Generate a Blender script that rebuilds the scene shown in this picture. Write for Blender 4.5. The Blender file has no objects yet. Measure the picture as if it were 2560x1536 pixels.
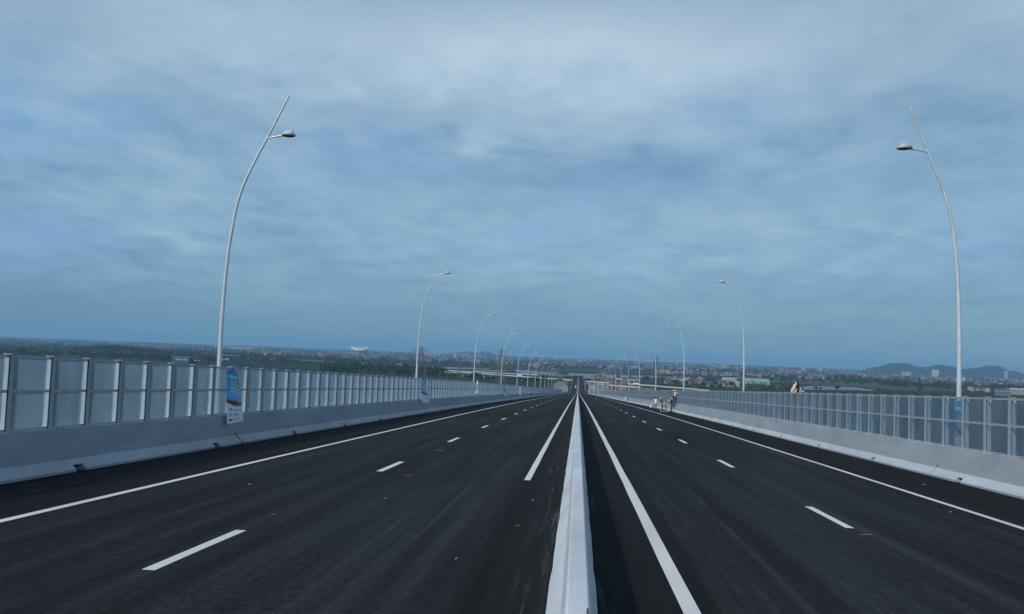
import bpy, bmesh, math, random
from mathutils import Vector, Matrix, noise as mnoise
rnd = random.Random(7)
SC = bpy.context.scene
COL = SC.collection
PI = math.pi

# ------------------------------------------------------------------ camera model
F, CXW = 2100.0, -0.0573
YAW, PITCH, ROLL = .0817, .056, .0384
cam_f = Vector((-math.sin(YAW)*math.cos(PITCH), math.cos(YAW)*math.cos(PITCH), math.sin(PITCH)))
_r0 = Vector((math.cos(YAW), math.sin(YAW), 0)); _u0 = _r0.cross(cam_f)
cam_r = math.cos(ROLL)*_r0 + math.sin(ROLL)*_u0
cam_u = -math.sin(ROLL)*_r0 + math.cos(ROLL)*_u0
CAM = Vector((CXW, 0, 2.5))
def ray(x, y): return cam_f + cam_r*((x-1280)/F) - cam_u*((y-768)/F)
def on_x(x, y, X): d = ray(x, y); return CAM + d*((X-CXW)/d.x)
def on_y(x, y, Y): d = ray(x, y); return CAM + d*(Y/d.y)
def on_z(x, y, Z): d = ray(x, y); return CAM + d*((Z-2.5)/d.z)
def horizon_y(x): return 897.5 + (x-1447)*.0384
GZ = -47.5
def on_ground(x, p, Z=GZ):            # p = pixels below the horizon
    d = (2.5-Z)*F/p
    q = ray(x, horizon_y(x)); q = Vector((q.x, q.y, 0)); q /= q.y*math.cos(YAW)
    v = ray(x, horizon_y(x)); k = d/(v.dot(Vector((-math.sin(YAW), math.cos(YAW), 0))))
    return Vector((CAM.x+v.x*k, CAM.y+v.y*k, Z))

# ------------------------------------------------------------------ road level
def zr(d):
    if d < 0: return -.0346*d
    if d < 150: return -(.0346*d + .0064*d*d/300)
    if d < 850: return -(5.67 + .041*(d-150))
    if d < 1350: t = d-850; return -34.37 - .041*t + .5*.061/500*t*t
    if d < 1550: return -39.62 + .02*(d-1350)
    if d < 1750: t = d-1550; return -35.62 + .02*t - .5*.05/200*t*t
    return -36.62 - .03*(d-1750)
def on_road(x, y):
    d = ray(x, y); lo, hi = 1.0, 900.0
    for _ in range(50):
        m = (lo+hi)/2; P = CAM + d*(m/d.y)
        if P.z > zr(m): lo = m
        else: hi = m
    return P

# ------------------------------------------------------------------ object helpers
def tag(o, label=None, cat=None, group=None, kind=None):
    if label: o['label'] = label
    if cat: o['category'] = cat
    if group: o['group'] = group
    if kind: o['kind'] = kind
    return o
def empty(name, loc, rz=0.0):
    o = bpy.data.objects.new(name, None); COL.objects.link(o)
    o.location = loc; o.rotation_euler = (0, 0, rz); o.empty_display_size = .2
    return o
class MB:
    def __init__(s): s.v, s.f, s.m = [], [], []
    def add(s, vs, fs, m=0):
        b = len(s.v); s.v += [tuple(p) for p in vs]
        for f in fs: s.f.append([i+b for i in f]); s.m.append(m)
    def box(s, c, d, m=0, rz=0.0, shear=0.0):
        cx, cy, cz = c; a, b, h = d[0]/2, d[1]/2, d[2]/2
        vs = []
        for sx, sy, sz in ((-1,-1,-1),(1,-1,-1),(1,1,-1),(-1,1,-1),(-1,-1,1),(1,-1,1),(1,1,1),(-1,1,1)):
            x, y = sx*a, sy*b
            X = x*math.cos(rz)-y*math.sin(rz); Y = x*math.sin(rz)+y*math.cos(rz)
            vs.append((cx+X, cy+Y, cz+sz*h+shear*Y))
        s.add(vs, [(0,3,2,1),(4,5,6,7),(0,1,5,4),(1,2,6,5),(2,3,7,6),(3,0,4,7)], m)
    def tube(s, pts, rad, n=10, m=0, cap=True):
        pts = [Vector(p) for p in pts]
        if not hasattr(rad, '__len__'): rad = [rad]*len(pts)
        b = len(s.v); ref = None
        for i, p in enumerate(pts):
            t = (pts[min(i+1, len(pts)-1)]-pts[max(i-1, 0)]).normalized()
            if ref is None:
                ref = Vector((0, 1, 0)) if abs(t.y) < .9 else Vector((1, 0, 0))
            u = t.cross(ref).normalized(); w = u.cross(t).normalized(); ref = w
            for k in range(n):
                a = 2*PI*k/n
                s.v.append(tuple(p + u*(rad[i]*math.cos(a)) + w*(rad[i]*math.sin(a))))
        for i in range(len(pts)-1):
            for k in range(n):
                s.f.append([b+i*n+k, b+i*n+(k+1) % n, b+(i+1)*n+(k+1) % n, b+(i+1)*n+k]); s.m.append(m)
        if cap:
            s.f.append([b+k for k in range(n)][::-1]); s.m.append(m)
            e = b+(len(pts)-1)*n
            s.f.append([e+k for k in range(n)]); s.m.append(m)
    def lathe(s, c, prof, n=16, m=0, sx=1.0, sy=1.0):
        b = len(s.v)
        for r, z in prof:
            for k in range(n):
                a = 2*PI*k/n; s.v.append((c[0]+r*sx*math.cos(a), c[1]+r*sy*math.sin(a), c[2]+z))
        for i in range(len(prof)-1):
            for k in range(n):
                s.f.append([b+i*n+k, b+i*n+(k+1) % n, b+(i+1)*n+(k+1) % n, b+(i+1)*n+k]); s.m.append(m)
        s.f.append([b+k for k in range(n)][::-1]); s.m.append(m)
        e = b+(len(prof)-1)*n; s.f.append([e+k for k in range(n)]); s.m.append(m)
    def mesh(s, name, mats):
        me = bpy.data.meshes.new(name); me.from_pydata(s.v, [], s.f)
        mats = mats if isinstance(mats, (list, tuple)) else [mats]
        for mt in mats: me.materials.append(mt)
        if len(mats) > 1: me.polygons.foreach_set('material_index', s.m)
        me.update(); return me
    def build(s, name, mats, parent=None, smooth=False, fix=False):
        me = s.mesh(name, mats)
        if fix:
            bm = bmesh.new(); bm.from_mesh(me); bmesh.ops.recalc_face_normals(bm, faces=bm.faces[:]); bm.to_mesh(me); bm.free()
        if smooth:
            for p in me.polygons: p.use_smooth = True
            me.set_sharp_from_angle(angle=.7)
        o = bpy.data.objects.new(name, me); COL.objects.link(o)
        if parent: o.parent = parent
        return o
def copy_tree(o, parent=None):
    c = o.copy(); COL.objects.link(c); c.parent = parent
    for ch in list(o.children): copy_tree(ch, c)
    return c
def link_copy(o, loc, parent=None):
    c = o.copy(); COL.objects.link(c); c.location = loc; c.parent = parent; return c
def sweep(mb, ys, prof, m=0, closed=True, dz=0.0):
    b0 = len(mb.v); n = None
    for y in ys:
        p = prof(y); n = len(p); z = zr(y)+dz
        for x, h in p: mb.v.append((x, y, z+h))
    for i in range(len(ys)-1):
        for k in range(n if closed else n-1):
            a = b0+i*n+k; c = b0+i*n+(k+1) % n
            mb.f.append([a, c, c+n, a+n]); mb.m.append(m)
    if closed:
        mb.f.append([b0+k for k in range(n)][::-1]); mb.m.append(m)
        e = b0+(len(ys)-1)*n; mb.f.append([e+k for k in range(n)]); mb.m.append(m)
def stations(a, b, near=2.5):
    ys = [a]; y = a
    while y < b:
        st = near if y < 200 else (8 if y < 850 else 12)
        y = min(y+st, b); ys.append(y)
    return ys

# ------------------------------------------------------------------ materials
def lin(c):
    return tuple((x/255/12.92) if x/255 <= .04045 else ((x/255+.055)/1.055)**2.4 for x in c)+(1,)
class NT:
    def __init__(s, name):
        s.mat = bpy.data.materials.new(name); s.mat.use_nodes = True
        s.t = s.mat.node_tree; s.t.nodes.clear()
        s.out = s.t.nodes.new('ShaderNodeOutputMaterial')
        s.b = s.n('ShaderNodeBsdfPrincipled'); s.l(s.b.outputs[0], s.out.inputs[0])
    def n(s, ty, **kw):
        nd = s.t.nodes.new(ty)
        for k, v in kw.items():
            if k in nd.inputs: nd.inputs[k].default_value = v
            else: setattr(nd, k, v)
        return nd
    def l(s, a, b): s.t.links.new(a, b)
    def coords(s, scale=(1, 1, 1), which='Object'):
        tc = s.n('ShaderNodeTexCoord'); mp = s.n('ShaderNodeMapping'); mp.inputs['Scale'].default_value = scale
        s.l(tc.outputs[which], mp.inputs[0]); return mp.outputs[0]
    def noise(s, co, scale, detail=6, rough=.55, dist=0.0):
        nz = s.n('ShaderNodeTexNoise'); nz.inputs['Scale'].default_value = scale; nz.inputs['Detail'].default_value = detail
        nz.inputs['Roughness'].default_value = rough; nz.inputs['Distortion'].default_value = dist
        s.l(co, nz.inputs['Vector']); return nz.outputs['Fac']
    def ramp(s, fac, stops):
        r = s.n('ShaderNodeValToRGB'); el = r.color_ramp.elements
        while len(el) < len(stops): el.new(.5)
        for e, (p, c) in zip(el, stops):
            e.position = p; e.color = c if len(c) == 4 else tuple(c)+(1,)
        s.l(fac, r.inputs[0]); return r.outputs[0]
    def mix(s, fac, a, b, blend='MIX'):
        m = s.n('ShaderNodeMix', data_type='RGBA', blend_type=blend)
        for sock, v in ((m.inputs[0], fac), (m.inputs[6], a), (m.inputs[7], b)):
            if hasattr(v, 'links'): s.l(v, sock)
            elif isinstance(v, (int, float)): sock.default_value = v
            else: sock.default_value = tuple(v) if len(v) == 4 else tuple(v)+(1,)
        return m.outputs[2]
    def math(s, op, a, b=None, c=None, clamp=False):
        m = s.n('ShaderNodeMath', operation=op, use_clamp=clamp)
        for i, v in enumerate((a, b, c)):
            if v is None: continue
            if hasattr(v, 'links'): s.l(v, m.inputs[i])
            else: m.inputs[i].default_value = v
        return m.outputs[0]
    def maprange(s, v, a, b, c=0.0, d=1.0, smooth=True):
        m = s.n('ShaderNodeMapRange'); m.interpolation_type = 'SMOOTHSTEP' if smooth else 'LINEAR'
        s.l(v, m.inputs[0])
        for i, x in enumerate((a, b, c, d)): m.inputs[i+1].default_value = x
        return m.outputs[0]
    def bump(s, h, strength=.3, dist=.02):
        b = s.n('ShaderNodeBump'); b.inputs['Strength'].default_value = strength; b.inputs['Distance'].default_value = dist
        s.l(h, b.inputs['Height']); s.l(b.outputs[0], s.b.inputs['Normal'])
    def set(s, color=None, rough=None, metal=None, spec=None):
        if color is not None:
            if hasattr(color, 'links'): s.l(color, s.b.inputs['Base Color'])
            else: s.b.inputs['Base Color'].default_value = tuple(color) if len(color) == 4 else tuple(color)+(1,)
        if rough is not None:
            if hasattr(rough, 'links'): s.l(rough, s.b.inputs['Roughness'])
            else: s.b.inputs['Roughness'].default_value = rough
        if metal is not None: s.b.inputs['Metallic'].default_value = metal
        if spec is not None: s.b.inputs['Specular IOR Level'].default_value = spec
        return s.mat
def plain(name, col, rough=.6, metal=0.0, var=.12, scale=3.0):
    t = NT(name); co = t.coords(); f = t.noise(co, scale, 4)
    c = tuple(col)[:3]
    a = tuple(max(0, x*(1-var)) for x in c); b = tuple(min(1, x*(1+var)) for x in c)
    t.set(t.ramp(f, [(.3, a), (.7, b)]), rough, metal)
    return t.mat

def asphalt():
    t = NT('asphalt'); co = t.coords()
    fine = t.noise(t.coords((1, 1, 1)), 42, 3, .75)
    grit = t.noise(t.coords((1, 1, 1)), 9, 5, .7)
    streak = t.noise(t.coords((1.5, .035, 1)), 1.0, 6, .62, .4)
    wide = t.noise(t.coords((.33, .012, 1)), 1.0, 4, .5, .8)
    sx = t.n('ShaderNodeSeparateXYZ'); t.l(co, sx.inputs[0])
    ax = t.math('ABSOLUTE', sx.outputs[0])
    # trafficked lanes are rolled lighter than the untouched shoulders and the strips beside the median
    lane = t.math('MULTIPLY', t.maprange(ax, 1.1, 2.3), t.maprange(ax, 9.5, 8.6))
    base = t.ramp(t.math('ADD', t.math('MULTIPLY', streak, .6), t.math('MULTIPLY', wide, .4)),
                  [(.36, (.0070, .0086, .0100)), (.5, (.0122, .0149, .0172)), (.64, (.0240, .0288, .0325))])
    dark = t.ramp(streak, [(.35, (.0048, .0056, .0068)), (.65, (.0105, .0122, .0142))])
    c = t.mix(lane, dark, base)
    c = t.mix(.75, c, t.ramp(fine, [(.32, (.35, .35, .35)), (.5, (1, 1, 1)), (.68, (1.9, 1.9, 1.9))]), 'MULTIPLY')
    c = t.mix(.8, c, t.ramp(grit, [(.35, (.5, .5, .5)), (.65, (1.5, 1.5, 1.5))]), 'MULTIPLY')
    trk = t.noise(t.coords((3.0, .035, 1)), 1.0, 7, .66, .25); mot = t.noise(t.coords((2.2, .8, 1)), 1.0, 5, .65)
    c = t.mix(t.math('MULTIPLY', t.math('MULTIPLY', t.maprange(trk, .47, .72), t.maprange(mot, .3, .7, .35, 1.0)), t.maprange(lane, 0, 1, .3, .75)), c, (.046, .052, .056))
    # concrete dust and paint splashes scraped along the foot of the median
    dn = t.noise(t.coords((11, .42, 1)), 1.0, 7, .72, .3)
    lft = t.math('MULTIPLY', t.maprange(ax, 1.0, .32), t.math('LESS_THAN', sx.outputs[0], 0.0))
    rgt = t.math('MULTIPLY', t.maprange(ax, .55, .26), t.math('GREATER_THAN', sx.outputs[0], 0.0))
    dl = t.math('MULTIPLY', t.math('ADD', lft, rgt), t.maprange(dn, .50, .74))
    big = t.noise(t.coords((1, .12, 1)), 1.0, 2)
    dl = t.math('MULTIPLY', dl, t.maprange(big, .4, .6, .25, .75))
    c = t.mix(dl, c, (.20, .22, .23))
    # thin scratches left by trailers across the lanes
    sn = t.noise(t.coords((16, .05, 1)), 1.0, 2, .4, .2)
    c = t.mix(t.math('MULTIPLY', t.maprange(sn, .69, .76), .09), c, (.16, .16, .155))
    t.set(c, .9, 0, .14); t.bump(t.math('ADD', fine, t.math('MULTIPLY', grit, .5)), .5, .012)
    return t.mat
def concrete(name, col, seam=0.0, dirt=.25):
    t = NT(name); co = t.coords()
    cloud = t.noise(t.coords((.5, .22, .9)), 1.3, 6, .6, .5)
    spec = t.noise(co, 26, 4, .7)
    runs = t.noise(t.coords((3, 2.6, .16)), 1.0, 5, .6)
    c = t.ramp(cloud, [(.3, tuple(x*.82 for x in col)), (.7, tuple(min(1, x*1.1) for x in col))])
    c = t.mix(.35, c, t.ramp(spec, [(.3, (.72, .72, .72)), (.7, (1.15, 1.15, 1.15))]), 'MULTIPLY')
    c = t.mix(t.math('MULTIPLY', t.maprange(runs, .55, .8), dirt), c, tuple(x*.55 for x in col))
    if seam:
        sx = t.n('ShaderNodeSeparateXYZ'); t.l(co, sx.inputs[0])
        m = t.math('FRACT', t.math('DIVIDE', sx.outputs[1], seam))
        e = t.math('LESS_THAN', m, .012/seam*1.6)
        c = t.mix(t.math('MULTIPLY', e, .8), c, (.12, .12, .12))
    t.set(c, .78, 0, .35); t.bump(t.math('ADD', spec, t.math('MULTIPLY', cloud, .6)), .25, .02)
    return t.mat
def road_paint():
    t = NT('road_paint'); co = t.coords()
    wear = t.noise(t.coords((8, 2.0, 1)), 2.2, 7, .72); blot = t.noise(t.coords((1, .25, 1)), 1.0, 3)
    c = t.ramp(blot, [(.3, (.62, .64, .63)), (.7, (.76, .77, .75))])
    c = t.mix(t.maprange(wear, .58, .74, 0, .45), c, (.30, .31, .31))
    t.set(c, .6, 0, .4); t.bump(wear, .3, .01); return t.mat
def steel(name, col, rough=.45, metal=.55):
    t = NT(name); co = t.coords(); f = t.noise(t.coords((3, 3, .8)), 2.2, 6, .65)
    g = t.noise(co, 18, 3)
    c = t.ramp(f, [(.3, tuple(x*.78 for x in col)), (.7, tuple(min(1, x*1.12) for x in col))])
    t.set(c, t.maprange(g, .3, .7, rough-.1, rough+.15), metal, .5); return t.mat
def panel_mat():
    # clear acrylic still in its thin protective film: glossy, slightly milky, bowed
    t = NT('clear_acrylic'); ge = t.n('ShaderNodeNewGeometry')
    def pos(sc):
        mp = t.n('ShaderNodeMapping'); mp.inputs['Scale'].default_value = sc; t.l(ge.outputs['Position'], mp.inputs[0]); return mp.outputs[0]
    wav = t.noise(pos((1, .8, 1.2)), 1.1, 3, .5, 1.2)
    per = t.noise(pos((0, .45, .35)), 1.0, 3, .6, .3)
    smear = t.math('ADD', t.math('MULTIPLY', t.noise(pos((1, 1.8, .7)), 1.0, 5, .62, .6), .55), t.math('MULTIPLY', per, .45))
    c = t.ramp(smear, [(.36, (.20, .26, .28)), (.64, (.42, .48, .50))])
    t.set(c, .10, 0, .7); t.b.inputs['IOR'].default_value = 1.5
    t.bump(wav, .8, .06)
    tl = t.n('ShaderNodeBsdfTranslucent'); t.l(t.ramp(smear, [(.36, (.27, .43, .60)), (.64, (.46, .62, .77))]), tl.inputs[0])
    tr = t.n('ShaderNodeBsdfTransparent'); tr.inputs[0].default_value = (.90, .96, 1, 1)
    m1 = t.n('ShaderNodeMixShader'); m1.inputs[0].default_value = .6
    t.l(t.b.outputs[0], m1.inputs[1]); t.l(tl.outputs[0], m1.inputs[2])
    lw = t.n('ShaderNodeLayerWeight'); lw.inputs[0].default_value = .5
    mx = t.n('ShaderNodeMixShader')
    t.l(t.maprange(lw.outputs['Facing'], .60, 1.0, .66, .04, False), mx.inputs[0])
    t.l(m1.outputs[0], mx.inputs[1]); t.l(tr.outputs[0], mx.inputs[2]); t.l(mx.outputs[0], t.out.inputs[0])
    return t.mat
def ground_mat():
    t = NT('plain_ground'); co = t.coords()
    a = t.noise(t.coords((1, .5, 1)), .0011, 6, .6, .6); b = t.noise(co, .006, 6, .65); f = t.noise(co, .05, 4, .7)
    c = t.ramp(a, [(.32, (.016, .028, .017)), (.5, (.026, .040, .021)), (.6, (.042, .046, .028)), (.72, (.07, .068, .05))])
    c = t.mix(.6, c, t.ramp(b, [(.3, (.45, .5, .5)), (.55, (1, 1, 1)), (.75, (1.6, 1.5, 1.3))]), 'MULTIPLY')
    c = t.mix(.5, c, t.ramp(f, [(.3, (.5, .5, .5)), (.7, (1.4, 1.4, 1.4))]), 'MULTIPLY')
    t.set(c, 1.0, 0, .1); return t.mat
def leaf(name, a, b, sc=.15):
    t = NT(name); co = t.coords(); oi = t.n('ShaderNodeObjectInfo')
    f = t.noise(co, sc, 3, .7); c = t.ramp(f, [(.3, a), (.7, b)])
    c = t.mix(t.math('MULTIPLY', oi.outputs['Random'], .4), c, tuple(x*1.5 for x in a))
    t.set(c, .8, 0, .15); return t.mat
def water_mat():
    t = NT('river_water'); n = t.noise(t.coords((1, 1, 1)), .02, 4)
    c = t.ramp(n, [(.3, (.11, .155, .20)), (.7, (.15, .195, .24))]); t.set(c, .4, 0, .3); t.b.inputs['IOR'].default_value = 1.2
    t.bump(t.noise(t.coords((1, 1, 1)), .35, 3), .2, .3); return t.mat
def facade(name, wall, win, dens=(.33, .33)):
    # a wall with rows of window openings (far away block)
    t = NT(name); co = t.coords(); sx = t.n('ShaderNodeSeparateXYZ'); t.l(co, sx.inputs[0])
    h = t.math('ADD', sx.outputs[0], sx.outputs[1])
    fx = t.math('FRACT', t.math('MULTIPLY', h, dens[0])); fz = t.math('FRACT', t.math('MULTIPLY', sx.outputs[2], dens[1]))
    m = t.math('MULTIPLY', t.math('GREATER_THAN', fx, .45), t.math('GREATER_THAN', fz, .5))
    n = t.noise(co, .2, 4)
    c = t.ramp(n, [(.3, tuple(x*.85 for x in wall)), (.7, tuple(min(1, x*1.1) for x in wall))])
    t.set(t.mix(t.math('MULTIPLY', m, .8), c, win), .7); return t.mat

M = dict(
    asphalt=asphalt(), paint=road_paint(),
    parapet=concrete('parapet_concrete', (.325, .38, .43), 0, .2), footband=concrete('lightened_foot_band', (.47, .52, .56), 0, .3), median=concrete('median_concrete', (.60, .67, .715), 6.0, .12),
    deck=concrete('deck_concrete', (.38, .38, .37)), viaduct=concrete('viaduct_concrete', (.52, .53, .52)),
    darkhole=plain('drain_hole_shade', (.018, .017, .016), .9), rust=plain('rusty_iron', (.12, .06, .035), .8),
    post=steel('galvanised_post', (.37, .44, .44), .5, .1), web=steel('sunlit_zinc_web', (.80, .84, .84), .5, .0), rail=steel('galvanised_rail', (.42, .45, .47), .5, .3),
    pole=steel('galvanised_pole', (.64, .72, .77), .35, .25), lampbody=steel('luminaire_grey', (.58, .61, .63), .5, .1),
    lens=plain('luminaire_lens', (.11, .115, .135), .25), panel=panel_mat(),
    mortar=plain('rough_mortar', (.40, .40, .38), .95, 0, .4, 9), orange=plain('orange_foam_strip', (.60, .27, .06), .8),
    ground=ground_mat(), water=water_mat(),
    leafd=leaf('foliage_dark', (.010, .022, .012), (.034, .056, .024)), leafm=leaf('foliage_mid', (.016, .036, .014), (.050, .080, .026)),
    bark=plain('bark', (.09, .065, .045), .9),
    white=plain('white_render', (.30, .30, .31), .7), cream=plain('cream_render', (.24, .22, .19), .7), grey=plain('grey_render', (.15, .16, .18), .7),
    redroof=plain('red_clay_roof', (.088, .056, .054), .8, 0, .3, .6), orangeroof=plain('orange_clay_roof', (.135, .078, .062), .8, 0, .3, .6),
    greyroof=plain('grey_sheet_roof', (.2, .21, .23), .6), brownroof=plain('brown_roof', (.10, .07, .06), .8), greenroof=plain('pale_green_roof', (.27, .39, .32), .6),
    blueroof=plain('blue_sheet_roof', (.10, .13, .42), .6), whiteroof=plain('white_sheet_roof', (.50, .51, .51), .5),
    lattice=steel('pylon_steel', (.15, .15, .145), .6, .2),
    skin=plain('skin', (.30, .16, .10), .6, 0, .08), hair=plain('black_hair', (.012, .010, .010), .6),
    shirtw=plain('white_shirt', (.72, .70, .66), .85), shirtb=plain('brown_shirt', (.11, .045, .03), .85), navy=plain('navy_cloth', (.022, .03, .13), .85),
    greyc=plain('grey_trousers', (.17, .18, .20), .85), shoe=plain('dark_shoes', (.03, .028, .025), .7), helmy=plain('yellow_helmet', (.74, .55, .06), .35),
    helmw=plain('white_helmet', (.8, .8, .8), .35), bluewear=plain('blue_grey_cloth', (.16, .19, .27), .85),
    twig=plain('dry_straw', (.24, .195, .13), .9), paper=plain('paper_scrap', (.42, .42, .41), .9),
    bag=plain('beige_wrapping', (.64, .56, .42), .85, 0, .35, 9), black=plain('black_lining_and_edge_shade', (.018, .017, .02), .8),
    carw=plain('white_car_paint', (.8, .8, .8), .3), glass=plain('dark_car_glass', (.02, .025, .03), .1), tyre=plain('tyre_rubber', (.02, .02, .02), .9),
    redl=plain('red_lamp_cover', (.35, .02, .02), .3), truckg=plain('grey_truck_body', (.25, .28, .29), .6), frame=steel('scaffold_frame_paint', (.66, .67, .64), .5, .1),
    plank=plain('scaffold_board', (.30, .24, .16), .9), soil=plain('bare_soil', (.15, .14, .115), 1.0, 0, .35, .05),
    hill=leaf('hazed_hill_forest', (.009, .013, .020), (.018, .024, .032), .004),  # forest colour shifted to blue, some distance haze put into it
    b_blue=plain('banner_blue', (.01, .36, .80), .6, 0, .05), b_sky=plain('banner_light_blue', (.14, .42, .86), .6, 0, .05), b_deep=plain('banner_deep_blue', (.005, .23, .66), .6, 0, .05),
    b_yel=plain('banner_yellow', (.78, .74, .25), .6, 0, .05), b_white=plain('banner_white', (.78, .80, .86), .6, 0, .05), b_dark=plain('banner_dark_picture', (.055, .05, .06), .6),
    b_or=plain('banner_orange', (.62, .11, .035), .6), b_mid=plain('banner_grey_picture', (.26, .28, .38), .6), b_pink=plain('banner_beige', (.48, .36, .31), .6),
    b_navy=plain('banner_navy', (.03, .06, .28), .6), b_red=plain('banner_maroon', (.26, .05, .10), .6), b_pale=plain('banner_pale_blue', (.28, .42, .68), .6),
    signnavy=plain('navy_cladding', (.018, .045, .085), .6), teal=plain('teal_cladding', (.05, .15, .20), .6), signtext=plain('sign_letters', (.6, .62, .66), .6), signor=plain('sign_mark_orange', (.55, .12, .05), .6),
    stad=plain('white_membrane', (.62, .61, .57), .5, 0, .08, .02),
    fac1=facade('block_facade_grey', (.30, .33, .36), (.08, .09, .11)), fac2=facade('block_facade_beige', (.36, .33, .27), (.09, .09, .08)), fac3=facade('block_facade_white', (.44, .45, .45), (.13, .14, .16)),
)

# ------------------------------------------------------------------ world, sun, camera
SUN_EL, SUN_AZ = math.radians(38), math.radians(216)
def make_world():
    w = bpy.data.worlds.new("World"); SC.world = w; w.use_nodes = True
    nt = w.node_tree; nt.nodes.clear()
    t = NT.__new__(NT); t.t = nt; t.mat = None
    out = nt.nodes.new('ShaderNodeOutputWorld'); bg = nt.nodes.new('ShaderNodeBackground'); bg.inputs[1].default_value = .1
    t.l(bg.outputs[0], out.inputs[0])
    sky = t.n('ShaderNodeTexSky'); sky.sky_type = 'NISHITA'; sky.sun_disc = False; sky.sun_elevation = SUN_EL; sky.sun_rotation = SUN_AZ
    sky.air_density = 1.0; sky.dust_density = 1.2; sky.ozone_density = 1.5
    tc = t.n('ShaderNodeTexCoord'); sp = t.n('ShaderNodeSeparateXYZ'); t.l(tc.outputs['Generated'], sp.inputs[0])
    z = t.math('MAXIMUM', sp.outputs[2], 0.0); zz = t.math('ADD', z, .16)
    px = t.math('DIVIDE', sp.outputs[0], zz); py = t.math('DIVIDE', sp.outputs[1], zz)
    cb = t.n('ShaderNodeCombineXYZ'); t.l(px, cb.inputs[0]); t.l(py, cb.inputs[1])
    def co(sx, sy, off):
        mp = t.n('ShaderNodeMapping'); mp.inputs['Scale'].default_value = (sx, sy, 1); mp.inputs['Location'].default_value = off
        t.l(cb.outputs[0], mp.inputs[0]); return mp.outputs[0]
    big = t.noise(co(.62, .62, (3.1, .4, 0)), 1.0, 5, .5, .5)
    mid = t.noise(co(1.9, 1.6, (1.7, 5.2, 0)), 1.0, 8, .56, .25)
    fine = t.noise(co(5.2, 4.6, (7.3, 2.9, 0)), 1.0, 8, .60, .3)
    hole = t.noise(co(1.2, 1.1, (9.4, 7.7, 0)), 1.0, 7, .58, .3)
    # veil colour by height (display values of an even cloud sheet, darkened overhead to cut fill light), x10 because the strength is 0.1
    veil = t.ramp(z, [(0.0, (1.5, 3.1, 4.5)), (.025, (1.65, 3.3, 4.6)), (.115, (2.5, 4.2, 5.85)), (.23, (2.85, 4.5, 6.15)), (.35, (3.4, 4.8, 6.25)), (.45, (3.1, 4.3, 5.7)), (.62, (1.15, 1.75, 2.8)), (1.0, (.75, 1.2, 2.1))])
    # individual cloud masses of this sky, each by its compass bearing and height
    wob = t.math('SUBTRACT', mid, .5); wob2 = t.math('SUBTRACT', fine, .5)
    yy = t.math('MAXIMUM', sp.outputs[1], .05)
    U = t.math('ADD', t.math('DIVIDE', sp.outputs[0], yy), t.math('MULTIPLY', wob, .22)); V = t.math('ADD', t.math('DIVIDE', sp.outputs[2], yy), t.math('ADD', t.math('MULTIPLY', wob2, .07), t.math('MULTIPLY', wob, .10)))
    front = t.maprange(sp.outputs[1], .15, .4)
    def masses(L):
        tot = None
        for x, y, sx, sy, a in L:
            d = ray(x, y); u0, v0 = d.x/d.y, d.z/d.y
            e = t.math('ADD', t.math('POWER', t.math('DIVIDE', t.math('SUBTRACT', U, u0), sx/F), 2.0), t.math('POWER', t.math('DIVIDE', t.math('SUBTRACT', V, v0), sy/F), 2.0))
            g = t.math('MULTIPLY', t.math('EXPONENT', t.math('MULTIPLY', e, -1.0)), a)
            tot = g if tot is None else t.math('ADD', tot, g)
        return t.math('MULTIPLY', tot, front)
    bank = masses([(520, 140, 380, 100, .10), (1330, 140, 430, 130, .30), (1820, 170, 330, 110, .08), (440, 575, 85, 32, .22), (1130, 325, 260, 35, .07), (1500, 640, 600, 60, .05), (2250, 560, 300, 50, .05),
                   (1600, 430, 650, 80, -.14), (2380, 330, 280, 150, -.12), (2520, 90, 260, 130, -.09), (80, 90, 200, 130, -.06), (650, 470, 330, 50, -.03), (2100, 690, 220, 38, -.06), (150, 740, 360, 110, -.15), (120, 430, 220, 120, -.09), (1000, 250, 500, 45, -.05)])
    blues = masses([(60, 600, 230, 95, 1.0), (40, 320, 160, 80, .8), (880, 390, 190, 45, .6), (2480, 510, 170, 60, .4), (20, 170, 150, 50, .35), (1560, 420, 120, 30, .25), (1050, 425, 160, 25, .35)])
    tone = t.math('ADD', t.math('MULTIPLY', big, .35), t.math('ADD', t.math('MULTIPLY', mid, .50), t.math('MULTIPLY', fine, .50)))
    amp = t.math('MULTIPLY', t.maprange(z, 0.02, .14, .3, 1.0), t.maprange(z, .16, .36, 1.0, .62))
    tone = t.math('ADD', t.math('MULTIPLY', t.math('SUBTRACT', tone, .69), amp), bank)
    kk = t.n('ShaderNodeCombineXYZ')
    # bright cloud is whiter, dark cloud bluer grey
    for i_, w_ in enumerate((1.75, 1.2, .8)): t.l(t.math('ADD', t.math('MULTIPLY', tone, w_), 1.0), kk.inputs[i_])
    cloud = t.mix(1.0, veil, kk.outputs[0], 'MULTIPLY')
    gap = t.math('MULTIPLY', t.maprange(hole, .50, .70), t.maprange(z, .04, .2, .15, .55))
    gap = t.math('MINIMUM', t.math('ADD', gap, t.math('MULTIPLY', blues, t.maprange(mid, .35, .6, 1.0, .35))), .85)
    blue = t.mix(.7, sky.outputs[0], (1.75, 3.9, 7.4))
    fin = t.mix(gap, cloud, t.mix(.2, blue, cloud))
    fin = t.mix(.05, fin, sky.outputs[0])
    t.l(fin, bg.inputs[0])
make_world()
sd = bpy.data.lights.new('sun', 'SUN'); sd.energy = 2.7; sd.angle = math.radians(3.0); sd.color = (1, .97, .92)
so = bpy.data.objects.new('sun', sd); COL.objects.link(so)
sdir = Vector((math.sin(SUN_AZ)*math.cos(SUN_EL), math.cos(SUN_AZ)*math.cos(SUN_EL), math.sin(SUN_EL)))
so.rotation_euler = (-sdir).to_track_quat('-Z', 'Y').to_euler(); so.location = (-60, -60, 80)
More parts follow.
